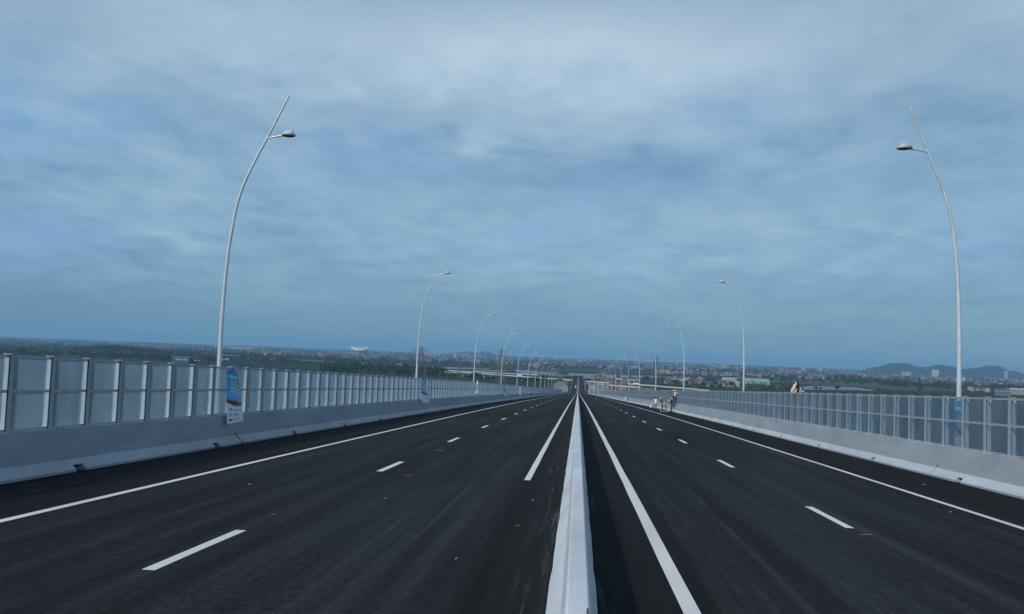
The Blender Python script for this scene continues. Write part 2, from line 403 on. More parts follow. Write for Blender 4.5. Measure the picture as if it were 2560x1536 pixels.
cd = bpy.data.cameras.new('camera'); cd.sensor_width = 36; cd.lens = F/2560*36; cd.clip_start = .1; cd.clip_end = 60000
co_ = bpy.data.objects.new('camera', cd); COL.objects.link(co_)
m3 = Matrix((cam_r, cam_u, -cam_f)).transposed()
co_.matrix_world = Matrix.Translation(CAM) @ m3.to_4x4()
SC.camera = co_
SC.view_settings.view_transform = 'Standard'; SC.view_settings.look = 'None'; SC.view_settings.exposure = 0; SC.view_settings.gamma = 1
SC.cycles.use_denoising = True; SC.cycles.max_bounces = 8; SC.cycles.transparent_max_bounces = 24; SC.cycles.volume_bounces = 1

# ------------------------------------------------------------------ road and its markings
def half_w(y): return 11.95 if y < 1040 else (9.6 if y > 1070 else 11.95-2.35*(y-1040)/30)
mb = MB(); sweep(mb, stations(-25, 1900), lambda y: [(-half_w(y), 0), (-.3, .02), (.3, .02), (half_w(y), 0)], closed=False)
for f in mb.f: f.reverse()
road = mb.build('road', M['asphalt']); tag(road, kind='structure')
def hw2(y): return 12.85 if y < 1040 else (10.0 if y > 1070 else 12.85-2.85*(y-1040)/30)
mb = MB(); sweep(mb, stations(-25, 1900), lambda y: [(-hw2(y), -.06), (hw2(y), -.06), (hw2(y), -.5), (5.5, -1.2), (4.5, -3.2), (-4.5, -3.2), (-5.5, -1.2), (-hw2(y), -.5)])
deck = mb.build('bridge_deck', M['deck'], fix=True); tag(deck, kind='structure')
def stripe(name, xc, wdt, a, b):
    def cam(x): return .02*max(0.0, 1-abs(x)/11.95) if abs(x) > .3 else .02
    mb = MB(); ys = stations(a, b) if b-a > 6 else [a, (a+b)/2, b]
    jit = [(rnd.uniform(-.006, .006), rnd.uniform(-.006, .006)) for _ in ys]
    jm = dict(zip(ys, jit))
    sweep(mb, ys, lambda y: [(xc-wdt/2+jm[y][0], .005+cam(xc-wdt/2)), (xc+wdt/2+jm[y][1], .005+cam(xc+wdt/2))], closed=False)
    for f in mb.f: f.reverse()
    o = mb.build(name, M['paint'], road); return o
yL = on_road(1300, 1202).y
stripe('edge_line', -9.06, .17, -20, 1040); stripe('edge_line', 9.0, .17, -20, 1040)
stripe('inner_line', -1.29, .17, yL, 1500); stripe('inner_line', 1.30, .20, -20, 1500)
for side, x, d0 in ((-1, -5.29, 10.19), (1, 5.21, 4.54)):
    for k in range(46):
        a = d0+12.198*k; stripe('lane_dash', x, .17, a, a+2.9)

# ------------------------------------------------------------------ parapets and median
def parapet(side, y1, drains, joints, label):
    s = side
    full = [(11.82, -.02), (11.82, .06), (12.05, .28), (12.2, 1.0), (12.66, 1.0), (12.66, -.35), (12.2, -.35)]
    # lower face has one more point so that the drain opening has a top edge
    full = full[:2]+[(11.92, .155), (12.05, .28), (12.067, .36), (12.069, .37)]+full[3:]
    cut = [(12.15, -.02), (12.15, .152), (11.92, .155)]+full[3:]
    joint = [(12.17, -.02), (12.17, .08), (12.18, .16), (12.19, .285), (12.19, .36)]+full[5:]
    ys = set(stations(-25, y1)); pr = {}
    marks = []
    for d in drains: marks.append((d-.2, d+.2, cut))
    for d in joints: marks.append((d-.075, d+.075, joint))
    ev = [(y, full) for y in sorted(ys) if not any(a-.05 < y < b+.05 for a, b, _ in marks)]
    for a, b, p in marks: ev += [(a, full), (a+.001, p), (b-.001, p), (b, full)]
    ev.sort(key=lambda e: e[0])
    lut = dict(ev)
    mb = MB(); sweep(mb, [e[0] for e in ev], lambda y: [(s*x, h) for x, h in lut[y]])
    n = len(full)
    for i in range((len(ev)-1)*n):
        if i % n in (1, 2): mb.m[i] = 1          # sloped foot coloured lighter, standing in for light on the slope
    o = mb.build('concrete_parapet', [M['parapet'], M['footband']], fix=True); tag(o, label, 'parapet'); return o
dl = [19.4-7.65*2+7.65*k for k in range(40)]; dr = [27.5-7.7*2+7.7*k for k in range(30)]
jl = [29.1+38.5*k for k in range(12)]; jr = [29.6+38.5*k for k in range(12)]
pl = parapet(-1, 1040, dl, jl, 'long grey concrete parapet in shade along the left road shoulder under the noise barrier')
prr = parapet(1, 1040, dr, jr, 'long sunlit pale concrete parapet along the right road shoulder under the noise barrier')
for d in dl[2:14]:
    mb = MB(); mb.box((-12.10, d, zr(d)+.07), (.09, .36, .15)); mb.build('drain_shade_or_rust', M['darkhole'], pl)  # dark box paints in the shade inside the drain hole
for d in dr[2:14]:
    mb = MB(); mb.box((12.10, d, zr(d)+.07), (.09, .36, .15)); mb.build('drain_shade_or_rust', M['rust'], prr)
# far narrow bridge parapets
for s, nm in ((-1, 'low white parapet of the narrow far road rising on the left side of the sag'), (1, 'pale parapet of the narrow far road rising on the right side of the sag')):
    mb = MB(); sweep(mb, stations(1075, 1850), lambda y: [(s*9.62, -.02), (s*9.62, 1.3), (s*9.98, 1.3), (s*9.98, -2.2), (s*9.8, -2.2)])
    tag(mb.build('far_parapet', M['viaduct'], fix=True), nm, 'parapet')
mb = MB()
def medprof(y):
    j = .004*math.sin(y*1.7)+.010*mnoise.noise(Vector((y*1.1, 2, 0)))+.007*mnoise.noise(Vector((y*5, 7, 0)))
    return [(-.325+j, 0), (-.32+j, .07), (-.15+j*.5, .34), (-.095, .80), (-.075, .815), (.075, .815), (.092, .80), (.11+j*.5, .34), (.235-j, .07), (.24-j, 0)]
sweep(mb, [-25+1.0*k for k in range(28)]+[3+.2*k for k in range(1, 186)]+[41+.8*k for k in range(90)]+stations(113, 1850), medprof, dz=.012)
med = mb.build('median_barrier', M['median'], smooth=False, fix=True); tag(med, 'white painted concrete barrier running down the middle of the road', 'barrier')
mb = MB(); yb = 6.35; mb.tube([(.07, yb, zr(yb)+.82), (.07, yb, zr(yb)+.85), (.07, yb+.05, zr(yb)+.85), (.07, yb+.05, zr(yb)+.82)], .008, 6)
mb.build('lifting_loop', M['rust'], med)

# ------------------------------------------------------------------ noise barriers
G = -.0392
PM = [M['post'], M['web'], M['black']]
XP = 12.43          # barrier plane
def barrier(s, y0, step, n0, n1, label):
    base = empty('noise_barrier', (s*XP, y0, zr(y0))); tag(base, label, 'noise barrier')
    # one H-section post, flange towards the road, web open on the road side
    def post_mb(mb, x, y, z):
        mb.box((x-s*.086, y, z+1.845), (.014, .135, 1.69)); mb.box((x+s*.097, y, z+1.845), (.012, .05, 1.69))
        mb.box((x+s*.006, y, z+1.845), (.168, .016, 1.69), 1)  # web coloured lighter than the flange to carry the sun on it
        mb.box((x-s*.030, y-.013, z+1.845), (.010, .010, 1.66), 2)
        if s < 0: mb.box((x+.084, y-.0735, z+1.845), (.022, .012, 1.66), 2)  # dark strip drawn for the shade along the left flange edge
        mb.box((x, y, z+1.008), (.24, .20, .02)); mb.box((x-s*.02, y, z+2.697), (.19, .15, .012))
    def panel_mb(mb, x, y, z, L):
        for a, b in ((1.06, 1.84), (1.92, 2.62)):
            mb.box((x-s*.062, y+L/2, z+(a+b)/2+G*L/2), (.015, L-.03, b-a), shear=G)
    p0 = None; q0 = None; rest = MB(); prest = MB(); first = None
    vis = 0
    for k in range(n0, n1):
        y = y0+step*k; z = zr(y)
        if y > 14 and vis < 100:
            vis += 1
            if p0 is None:
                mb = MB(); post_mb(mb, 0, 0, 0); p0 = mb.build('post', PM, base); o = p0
                mb = MB(); panel_mb(mb, 0, 0, 0, step); q0 = mb.build('panel', M['panel'], base); q = q0
            else:
                o = link_copy(p0, (0, 0, 0), base); q = link_copy(q0, (0, 0, 0), base)
            o.location = (0, y-y0, z-zr(y0)); q.location = (0, y-y0, z-zr(y0))
        else:
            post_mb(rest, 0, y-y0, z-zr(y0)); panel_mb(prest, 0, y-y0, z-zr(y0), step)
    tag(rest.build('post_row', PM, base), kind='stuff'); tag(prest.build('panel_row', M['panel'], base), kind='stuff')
    ya, yb = y0+step*n0, y0+step*n1
    ys = stations(ya, yb)
    def rail(name, prof, mat):
        mb = MB(); sweep(mb, ys, lambda y: [(s*a, b) for a, b in prof])
        for i, v in enumerate(mb.v): mb.v[i] = (v[0], v[1]-y0, v[2]-zr(y0))
        return mb.build(name, mat, base, fix=True)
    rail('top_rail', [(-.076, 2.615), (-.076, 2.675), (-.045, 2.675), (-.045, 2.615)], M['rail'])
    rail('mid_rail', [(-.078, 1.845), (-.078, 1.915), (-.045, 1.915), (-.045, 1.845)], M['rail'])
    rail('bottom_rail', [(-.076, 1.005), (-.076, 1.06), (-.045, 1.06), (-.045, 1.005)], M['rail'])
    mb = MB()
    for k in range(n0, min(n1, n0+75)):
        y = y0+step*k
        for _ in range(3):
            yy = y+rnd.uniform(.1, step-.1); w = rnd.uniform(.06, .35)
            mb.box((-s*rnd.uniform(.06, .19), yy-y0, zr(yy)-zr(y0)+1.0+rnd.uniform(.0, .008)), (rnd.uniform(.03, .07), w, .028), rz=rnd.uniform(-.06, .06), shear=G)
    tag(mb.build('mortar_bits', M['mortar'], base), kind='stuff')
    return base
bl = barrier(-1, 17.4-1.47*16, 1.47, 0, 440, 'clear panelled noise barrier on galvanised posts along the left side of the road')
brr = barrier(1, 25.4-1.47*22, 1.47, 0, 354, 'clear panelled noise barrier on galvanised posts along the right side of the road')
mb = MB(); 
for a, b in ((23.2, 23.95), (24.2, 24.6)):
    mb.box((12.25, (a+b)/2, zr((a+b)/2)+1.022), (.07, b-a, .035), shear=G)
tag(mb.build('foam_strip', M['orange']), 'orange foam strip lying on the right parapet at the foot of the barrier', 'foam strip')

# ------------------------------------------------------------------ street lamps
def make_lamp(K):
    root = empty('street_lamp', (0, 0, 0))
    pts = [(0, 0, -.4), (0, 0, 1), (0, 0, 2.7), (0, 0, 4.2), (.03, 0, 5.6), (.1, 0, 7.0), (.2, 0, 7.9), (.32, 0, 8.7), (.53, 0, 9.5), (.9, 0, 10.4), (1.36, 0, 11.35), (1.75, 0, 12.2), (2.12, 0, 13.0)]
    pts = [(a*K, b, c) for a, b, c in pts]; off = 1.36*(K-1)
    P = [Vector(p) for p in pts]; Q = []
    for i in range(len(P)-1):
        p0, p1, p2, p3 = P[max(i-1, 0)], P[i], P[i+1], P[min(i+2, len(P)-1)]
        for t in (0, .34, .67):
            Q.append(.5*((2*p1)+(p2-p0)*t+(2*p0-5*p1+4*p2-p3)*t*t+(3*p1-p0-3*p2+p3)*t**3))
    Q.append(P[-1])
    mb = MB(); mb.tube(Q, [.096-.062*max(0, q.z)/13 for q in Q], 14)
    pole = mb.build('pole', M['pole'], root, smooth=True)
    mb = MB(); mb.box((0, 0, -.12), (.34, .34, .03)); mb.box((-.36, 0, -.28), (.7, .4, .26))
    mb.build('bracket', M['deck'], root)
    mb = MB(); mb.tube([(1.36+off, 0, 11.33), (1.6+off, 0, 11.39), (1.78+off, 0, 11.42)], .032, 8); mb.tube([(1.76+off, 0, 11.42), (1.95+off, 0, 11.45)], .042, 8)
    mb.build('arm', M['pole'], root, smooth=True)
    mb = MB()
    mb.lathe((2.17+off, 0, 11.44), [(.02, -.005), (.25, 0), (.27, .03), (.265, .08), (.19, .125), (.1, .14)], 20, sx=1, sy=.85)
    head = mb.build('luminaire', M['lampbody'], root, smooth=True)
    mb = MB(); mb.lathe((2.17+off, 0, 11.428), [(.21, 0), (.235, .006), (.235, .011)], 20, sx=1, sy=.85); mb.build('lens', M['lens'], head)
    mb = MB(); mb.box((2.19+off, 0, 11.60), (.26, .2, .07)); mb.build('gear_box', M['lampbody'], head)
    mb = MB(); mb.tube([(2.27+off, 0, 11.63), (2.27+off, 0, 11.69)], .03, 8); mb.build('light_sensor', M['lampbody'], head)
    return root
lamp_l, lamp_r = make_lamp(1.0), make_lamp(.84)
ORD = ['nearest', 'second nearest', 'third nearest', 'fourth nearest', 'fifth nearest', 'sixth nearest', 'seventh nearest', 'eighth nearest']
first = True
for s, X, d0, nm in ((-1, -13.4, 30.4, 'left'), (1, 13.22, 30.65, 'right')):
    for k in range(27):
        y = d0+38.5*k
        src = lamp_l if s < 0 else lamp_r
        o = src if k == 0 else copy_tree(src)
        o.location = (X, y, zr(y)); o.rotation_euler = (0, 0, (0 if s < 0 else PI)+rnd.uniform(-.02, .02))
        if k < 8: lab = 'curved silver street lamp behind the %s noise barrier, %s of that row' % (nm, ORD[k])
        else: lab = 'tiny far street lamp past the eighth lamp of the row behind the %s barrier' % nm
        if s > 0 and k >= 13: lab = 'tiny far street lamp past the end of the right noise barrier'
        tag(o, lab, 'street lamp', 'street lamps along the %s side of the road' % nm)

# ------------------------------------------------------------------ hanging banners
BM = ['b_deep', 'b_blue', 'b_sky', 'b_yel', 'b_white', 'b_dark', 'b_or', 'b_mid', 'b_pink', 'b_navy', 'b_red', 'b_pale']
BI = {k: i for i, k in enumerate(BM)}
WORDS = [(.125, .170, .17, .90, 11), (.205, .238, .28, .86, 9), (.262, .295, .30, .88, 8), (.318, .350, .16, .93, 13), (.370, .402, .24, .93, 12)]
def pat(u, v):
    if v < .075 and ((u-.5)/.5)**2 > (v+.006)/.075: return 'b_pink'
    low = .655-.055*(2*u-1)**2
    if v < .53:
        for a, b, x0, x1, n in WORDS:
            if a <= v <= b and x0 <= u <= x1:
                q = (u-x0)/(x1-x0)*n; c = int(q); fr = q-c; h = (v-a)/(b-a)
                if c == n//2: continue
                kind = (c*7+int(a*1000)) % 5
                if fr > .78: continue
                if kind == 0 and .3 < fr < .55 and .2 < h < .8: continue
                if kind == 1 and fr > .3 and .25 < h < .45: continue
                if kind == 2 and .3 < fr < .5 and h > .35: continue
                if kind == 3 and fr > .3 and .6 < h < .8: continue
                return 'b_yel'
        if .432 < v < .443 and .25 < u < .88 and int(u*30) % 4: return 'b_pale'
        return 'b_deep' if (v < .10 or (u > .75 and v < .3)) else ('b_blue' if v < .40 else 'b_sky')
    if v < low:
        if v > .59-.0*(u) and u > .42 and v > .672-.09*u and v < low-.0: return 'b_or'
        if v < .572:
            return 'b_white' if (u > .62 and int(u*26) % 3 == 0) else ('b_mid' if (v < .555 or int(u*17) % 2) else 'b_dark')
        return 'b_dark'
    def near(a, b, w, h): return abs(u-a) < w and abs(v-b) < h
    if near(.20, .735, .075, .022) and (abs(u-.20) > .02 or v < .73): return 'b_navy'
    if near(.42, .728, .05, .018) and abs(u-.42)+.5*abs(v-.728) > .015: return 'b_pale'
    if near(.64, .722, .05, .020) and (u < .63 or v > .73): return 'b_dark'
    if near(.84, .712, .06, .022): return 'b_or' if (abs(u-.84) > .02) else 'b_pink'
    if near(.20, .825, .05, .020): return 'b_mid'
    if near(.21, .853, .08, .003): return 'b_red'
    if near(.42, .82, .055, .022) and not near(.42, .82, .022, .009): return 'b_red'
    if near(.60, .812, .035, .018): return 'b_navy'
    if near(.82, .806, .08, .005): return 'b_pink'
    if near(.19, .928, .085, .021): return 'b_navy'
    if .34 < u < .9 and abs(v-(.918-.012*(u-.6))) < .008 and int(u*40) % 5: return 'b_navy'
    return 'b_white'
def banner(corners, label, N=44, Mv=130, bulge=.05, group=None, fade=0):
    tl, tr_, bl_, br_ = corners
    c0 = (tl+tr_+bl_+br_)/4
    nrm = ((br_-bl_).cross(tl-bl_)).normalized()
    mb = MB(); V = []
    for j in range(Mv+1):
        v = j/Mv
        for i in range(N+1):
            u = i/N
            e = v**1.0
            L = tl.lerp(bl_, v); Rr = tr_.lerp(br_, 1-(1-v)**1.35)
            p = L.lerp(Rr, u)
            p = p + nrm*(bulge*math.sin(PI*u)*(.6+.4*math.sin(3.1*v))+.012*math.sin(9*v+4*u))
            V.append(p-c0)
    n = len(V)
    V2 = [p-nrm*.004 for p in V]
    mb.v = [tuple(p) for p in V+V2]
    for j in range(Mv):
        for i in range(N):
            a = j*(N+1)+i; f = [a, a+N+1, a+N+2, a+1]
            mb.f.append(f); mb.m.append(BI[pat((i+.5)/N, (j+.5)/Mv)])
            mb.f.append([x+n for x in f][::-1]); mb.m.append(BI['b_white'])
    o = mb.build('hanging_banner', [M[k] for k in BM]); o.location = c0
    for p in o.data.polygons: p.use_smooth = True
    tag(o, label, 'banner', group); return o
GRP = 'banners hung on the noise barriers'
banner((on_x(566.5, 921, -12.30), on_x(592, 921, -12.25), on_x(566.5, 1062, -12.0), on_x(609, 1052, -11.8)), 'blue and white banner with yellow lettering hung beside the nearest left street lamp', group=GRP)
banner((on_x(1053, 946, -12.30), on_x(1062, 946, -12.28), on_x(1053, 1007, -12.0), on_x(1072, 1007, -11.7)), 'blue and white banner hung by the second street lamp on the left barrier', group=GRP)
banner((on_x(1259, 964, -12.30), on_x(1262, 964, -12.28), on_x(1260, 991, -12.0), on_x(1267, 991, -11.7)), 'small far blue banner hung by the fourth street lamp on the left barrier', N=20, Mv=60, group=GRP)
banner((on_x(2386, 1002, 12.80), on_x(2414, 1003, 12.80), on_x(2388, 1118, 12.72), on_x(2416, 1126, 12.72)), 'blue banner seen blurred through a clear panel of the right barrier', bulge=.02, group=GRP)
def rolled(top, bot, r0, r1, label):
    d = bot-top; mb = MB(); pts = []; rr = []
    for i in range(9):
        t = i/8; pts.append(top+d*t+Vector((.02*math.sin(5*t), .02*math.cos(4*t), 0))-bot); rr.append(r0+(r1-r0)*t**1.4)
    mb.tube(pts, rr, 12); o = mb.build('folded_banner', M['b_white'], smooth=True); o.location = bot
    for i, v in enumerate(o.data.vertices):
        a = i % 12; v.co += Vector((.03 if a % 3 == 0 else -.02, 0, 0))*(v.co.z/d.z*-1+1 if d.z else 1)*.8
    tag(o, label, 'banner', GRP)
rolled(on_x(1194, 953, -12.2), on_x(1192, 990, -11.95), .05, .26, 'white twisted banner hanging like a cone by the third left street lamp')
rolled(on_x(1300.5, 968, -12.2), on_x(1300, 990, -12.0), .14, .20, 'thin pale rolled banner hanging by the fifth left street lamp')
rolled(on_x(1323.5, 979, -12.2), on_x(1325, 985, -12.0), .05, .60, 'tiny white triangular banner by the sixth left street lamp')
rolled(on_x(1630.5, 1009, 11.9), on_x(1627, 1018, 11.3), .10, .13, 'white folded banner leaning on the right parapet beside the dark haired person')
rolled(on_x(1566.5, 991, 12.0), on_x(1564, 997.5, 11.4), .14, .18, 'tiny white folded banner leaning on the far right parapet')

# ------------------------------------------------------------------ people at the right parapet
def make_person(name, joints, mats, label, loc, rz, helm=None, hair=True):
    """joints: name -> (x,y,z); x = left/right, -y = facing"""
    J = dict(pel=(0, 0, .93), sp=(0, .01, 1.10), ch=(0, 0, 1.32), nk=(0, 0, 1.46), hd=(0, -.02, 1.57), ht=(0, -.01, 1.68),
             sl=(.18, 0, 1.39), el=(.23, .02, 1.12), wl=(.24, -.06, .88), hl=(.24, -.08, .80), sr=(-.18, 0, 1.39), er=(-.23, .02, 1.12), wr=(-.24, -.06, .88), hr=(-.24, -.08, .80),
             pl=(.095, 0, .88), kl=(.105, -.02, .48), al=(.11, .02, .09), tl=(.12, -.15, .035), pr=(-.095, 0, .88), kr=(-.105, -.02, .48), ar=(-.11, .02, .09), tr=(-.12, -.15, .035))
    J.update(joints)
    R_ = dict(pel=.135, sp=.125, ch=.145, nk=.06, hd=.088, ht=.075, sl=.07, el=.045, wl=.032, hl=.036, sr=.07, er=.045, wr=.032, hr=.036,
              pl=.095, kl=.062, al=.045, tl=.04, pr=.095, kr=.062, ar=.045, tr=.04)
    B = [('pel', 'sp', 'top'), ('sp', 'ch', 'top'), ('ch', 'nk', 'top'), ('nk', 'hd', 'skin'), ('hd', 'ht', 'skin'), ('ch', 'sl', 'top'), ('sl', 'el', 'top'), ('el', 'wl', 'arm'), ('wl', 'hl', 'skin'),
         ('ch', 'sr', 'top'), ('sr', 'er', 'top'), ('er', 'wr', 'arm'), ('wr', 'hr', 'skin'), ('pel', 'pl', 'leg'), ('pl', 'kl', 'leg'), ('kl', 'al', 'leg'), ('al', 'tl', 'shoe'),
         ('pel', 'pr', 'leg'), ('pr', 'kr', 'leg'), ('kr', 'ar', 'leg'), ('ar', 'tr', 'shoe')]
    V = {k: Vector(v) for k, v in J.items()}
    for sd, h, w in (('l', 'hl', 'wl'), ('r', 'hr', 'wr')):
        d = (V[h]-V[w]).normalized(); side = d.cross(Vector((1, 0, 0)))
        side = side.normalized() if side.length > .1 else Vector((0, 1, 0))
        for i, (off, ln) in enumerate(((-.028, .062), (-.010, .074), (.009, .070), (.027, .055))):
            k1, k2 = 'f%s%da' % (sd, i), 'f%s%db' % (sd, i)
            V[k1] = V[h]+side*off+d*.045; V[k2] = V[k1]+d*ln*.7+Vector((0, 0, .012))
            R_[k1] = .010; R_[k2] = .008; B += [(h, k1, 'skin'), (k1, k2, 'skin')]
        k1, k2 = 'f%st' % sd, 'f%su' % sd
        V[k1] = V[h]-side*.045+d*.005; V[k2] = V[k1]-side*.012+d*.04; R_[k1] = .012; R_[k2] = .009
        B += [(h, k1, 'skin'), (k1, k2, 'skin')]
    names = list(V); idx = {k: i for i, k in enumerate(names)}
    me = bpy.data.meshes.new(name); me.from_pydata([V[k] for k in names], [(idx[a], idx[b]) for a, b, _ in B], [])
    tmp = bpy.data.objects.new('tmp', me); COL.objects.link(tmp)
    md = tmp.modifiers.new('skin', 'SKIN')
    for k in names:
        sv = me.skin_vertices[0].data[idx[k]]; r = R_[k]; sv.radius = (r, r*(.72 if k in ('pel', 'sp', 'ch') else 1)); sv.use_root = (k == 'pel')
    tmp.modifiers.new('sub', 'SUBSURF').levels = 1
    dg = bpy.context.evaluated_depsgraph_get(); nm = bpy.data.meshes.new_from_object(tmp.evaluated_get(dg))
    bpy.data.objects.remove(tmp)
    order = ['top', 'arm', 'leg', 'skin', 'shoe']; nm.materials.clear()
    for k in order: nm.materials.append(mats[k])
    def segd(p, a, b):
        ab = b-a; t = max(0, min(1, (p-a).dot(ab)/max(1e-9, ab.length_squared))); return (p-a-ab*t).length
    for pol in nm.polygons:
        best = min(B, key=lambda e: segd(pol.center, V[e[0]], V[e[1]])-.5*(R_[e[0]]+R_[e[1]]))
        pol.material_index = order.index(best[2]); pol.use_smooth = True
    root = empty('person', loc, rz)
    tag(root, label, 'person', 'people by the right parapet')
    nm.name = 'body'; body = bpy.data.objects.new('body', nm); COL.objects.link(body); body.parent = root
    up = (V['ht']-V['nk']).normalized(); fw = Vector((0, -1, 0)); fw = (fw-up*fw.dot(up)).normalized(); rt = fw.cross(up)
    hc = V['hd']+up*.03
    mb = MB()
    for sx in (-.034, .034): mb.lathe(hc+fw*.082+rt*sx, [(.004, -.006), (.011, -.002), (.011, .003), (.004, .007)], 6)
    mb.build('eyes', M['hair'], body)
    mb = MB(); p = hc+fw*.088-up*.02; mb.tube([p+up*.03, p+fw*.018-up*.01, p-up*.022], [.006, .016, .01], 6); mb.build('nose', mats['skin'], body)
    mb = MB(); mb.tube([hc+fw*.083-up*.07-rt*.025, hc+fw*.088-up*.07, hc+fw*.083-up*.07+rt*.025], .006, 5); mb.build('mouth', M['rust'], body)
    if helm:
        mb = MB(); c = V['hd']+up*.055
        ring = []
        for i in range(7):
            a = i/6*PI/2; ring.append((.128*math.cos(a)+.002, .115*math.sin(a)))
        mb.lathe((0, 0, 0), [(.165, -.012), (.168, 0)]+ring, 14)
        mb.box((0, -.15, -.004), (.19, .10, .014))
        q = Vector((0, 0, 1)).rotation_difference(up)
        mb.v = [tuple(c+q @ Vector(v)) for v in mb.v]
        mb.build('helmet', M[helm], root, smooth=True)
    elif hair:
        mb = MB(); c = V['hd']+up*.035-fw*.012
        mb.lathe((0, 0, 0), [(.10, -.03), (.112, .0), (.108, .05), (.07, .09), (.02, .105)], 12)
        q = Vector((0, 0, 1)).rotation_difference(up); mb.v = [tuple(c+q @ Vector(v)) for v in mb.v]
        mb.build('hair', M['hair'], root, smooth=True)
    return root
def on(px, py, dx=0): P = on_road(px, py); return P
MW = dict(top=M['shirtw'], arm=M['skin'], leg=M['greyc'], skin=M['skin'], shoe=M['shoe'])
MBR = dict(top=M['shirtb'], arm=M['shirtb'], leg=M['shirtb'], skin=M['skin'], shoe=M['shoe'])
MN = dict(top=M['navy'], arm=M['navy'], leg=M['navy'], skin=M['skin'], shoe=M['shoe'])
MWN = dict(top=M['shirtw'], arm=M['bluewear'], leg=M['navy'], skin=M['skin'], shoe=M['shoe'])
MGN = dict(top=M['bluewear'], arm=M['bluewear'], leg=M['navy'], skin=M['skin'], shoe=M['shoe'])
def rp(x, y, h=0): return (x, y, zr(y)+.004+h)
make_person('p1', dict(el=(.34, -.05, 1.42), wl=(.22, -.14, 1.60), hl=(.15, -.12, 1.66), er=(-.34, -.05, 1.42), wr=(-.22, -.14, 1.60), hr=(-.15, -.12, 1.66), kl=(.11, -.06, .48), al=(.13, .1, .09), tl=(.14, -.06, .035)), MW,
            'dark haired person in white shirt raising both hands to the face by the right parapet', rp(10.02, 110.2), -.7)
make_person('p2', dict(ch=(0, -.10, 1.30), nk=(0, -.16, 1.43), hd=(0, -.20, 1.53), ht=(0, -.21, 1.64), sl=(.18, -.10, 1.37), sr=(-.18, -.10, 1.37), el=(.24, -.18, 1.12), wl=(.16, -.38, 1.04), hl=(.13, -.46, 1.04), er=(-.24, -.18, 1.12), wr=(-.16, -.38, 1.04), hr=(-.13, -.46, 1.04)), MBR,
            'person in dark brown clothes and yellow helmet leaning on the pale scaffold frame', rp(10.55, 107.0), -1.9, 'helmy')
make_person('p6', dict(pel=(0, .05, .86), sp=(0, -.05, 1.0), ch=(0, -.2, 1.17), nk=(0, -.30, 1.26), hd=(0, -.37, 1.33), ht=(0, -.42, 1.43), sl=(.18, -.2, 1.22), sr=(-.18, -.2, 1.22), el=(.24, -.30, .98), wl=(.14, -.46, .92), hl=(.10, -.53, .93), er=(-.24, -.30, .98), wr=(-.14, -.46, .92), hr=(-.10, -.53, .93)), dict(MW, top=M['bluewear'], leg=M['greyc']),
            'stooping person in white helmet behind the pale scaffold frame', rp(11.15, 109.3), 1.4, 'helmw')
make_person('p3', dict(el=(.25, -.06, 1.15), wl=(.20, -.26, 1.05), hl=(.18, -.33, 1.06)), MN,
            'person in navy overalls and yellow helmet standing at the foot of the scaffold', rp(11.55, 105.9), 1.2, 'helmy')
make_person('p4', dict(el=(.32, -.12, 1.30), wl=(.28, -.32, 1.42), hl=(.27, -.40, 1.46), er=(-.30, -.12, 1.25), wr=(-.24, -.34, 1.30), hr=(-.22, -.42, 1.33), al=(.14, .05, .09), tl=(.15, -.12, .035)), MWN,
            'person in white vest and navy trousers with yellow helmet working up on the scaffold board', rp(12.13, 107.2, 1.03), 1.9, 'helmy')
make_person('p5', dict(el=(.30, -.12, 1.28), wl=(.26, -.34, 1.36), hl=(.25, -.42, 1.40)), MGN,
            'second yellow helmeted worker half hidden behind the white vested one on the scaffold', rp(12.12, 109.3, 1.03), 1.7, 'helmy')
# scaffold: two end frames, braces and a board
sc = empty('scaffold_frame', rp(11.0, 107.6)); tag(sc, 'low pale tubular scaffold with a board standing at the right parapet', 'scaffold')
def sframe(name, pts):
    mb = MB()
    for a, b in pts: mb.tube([a, b], .028, 6)
    mb.build(name, M['frame'], sc)
sframe('end_frame', [((-.75, -1.2, 0), (-.75, -1.2, 1.06)), ((.25, -1.0, 0), (.25, -1.0, 1.06)), ((-.75, -1.2, 1.06), (.25, -1.0, 1.06)), ((-.75, -1.2, .06), (.25, -1.0, .06))])
sframe('end_frame', [((.35, 2.0, 0), (.35, 2.0, 1.02)), ((1.05, 2.1, 0), (1.05, 2.1, 1.02)), ((.35, 2.0, 1.02), (1.05, 2.1, 1.02)), ((.35, 2.0, .55), (1.05, 2.1, .55)), ((.6, 0, 0), (.6, 0, 1.0)), ((.9, 0, 0), (.9, 0, 1.0))])
sframe('brace', [((.25, -1.0, 1.0), (.35, 2.0, .1)), ((.25, -1.0, .1), (.35, 2.0, 1.0))])
mb = MB(); mb.box((.92, 1.0, 1.012), (.62, 2.8, .045), shear=-.04); mb.build('board', M['plank'], sc)
P = on_road(1621, 1019)
mb = MB(); mb.lathe((0, 0, 0), [(.13, 0), (.17, .34), (.18, .36), (.15, .36), (.14, .32)], 14); o = mb.build('bucket', M['helmw'], smooth=True); o.location = (11.5, P.y, zr(P.y)+.003)
tag(o, 'small white bucket standing at the foot of the right parapet beyond the people', 'bucket')

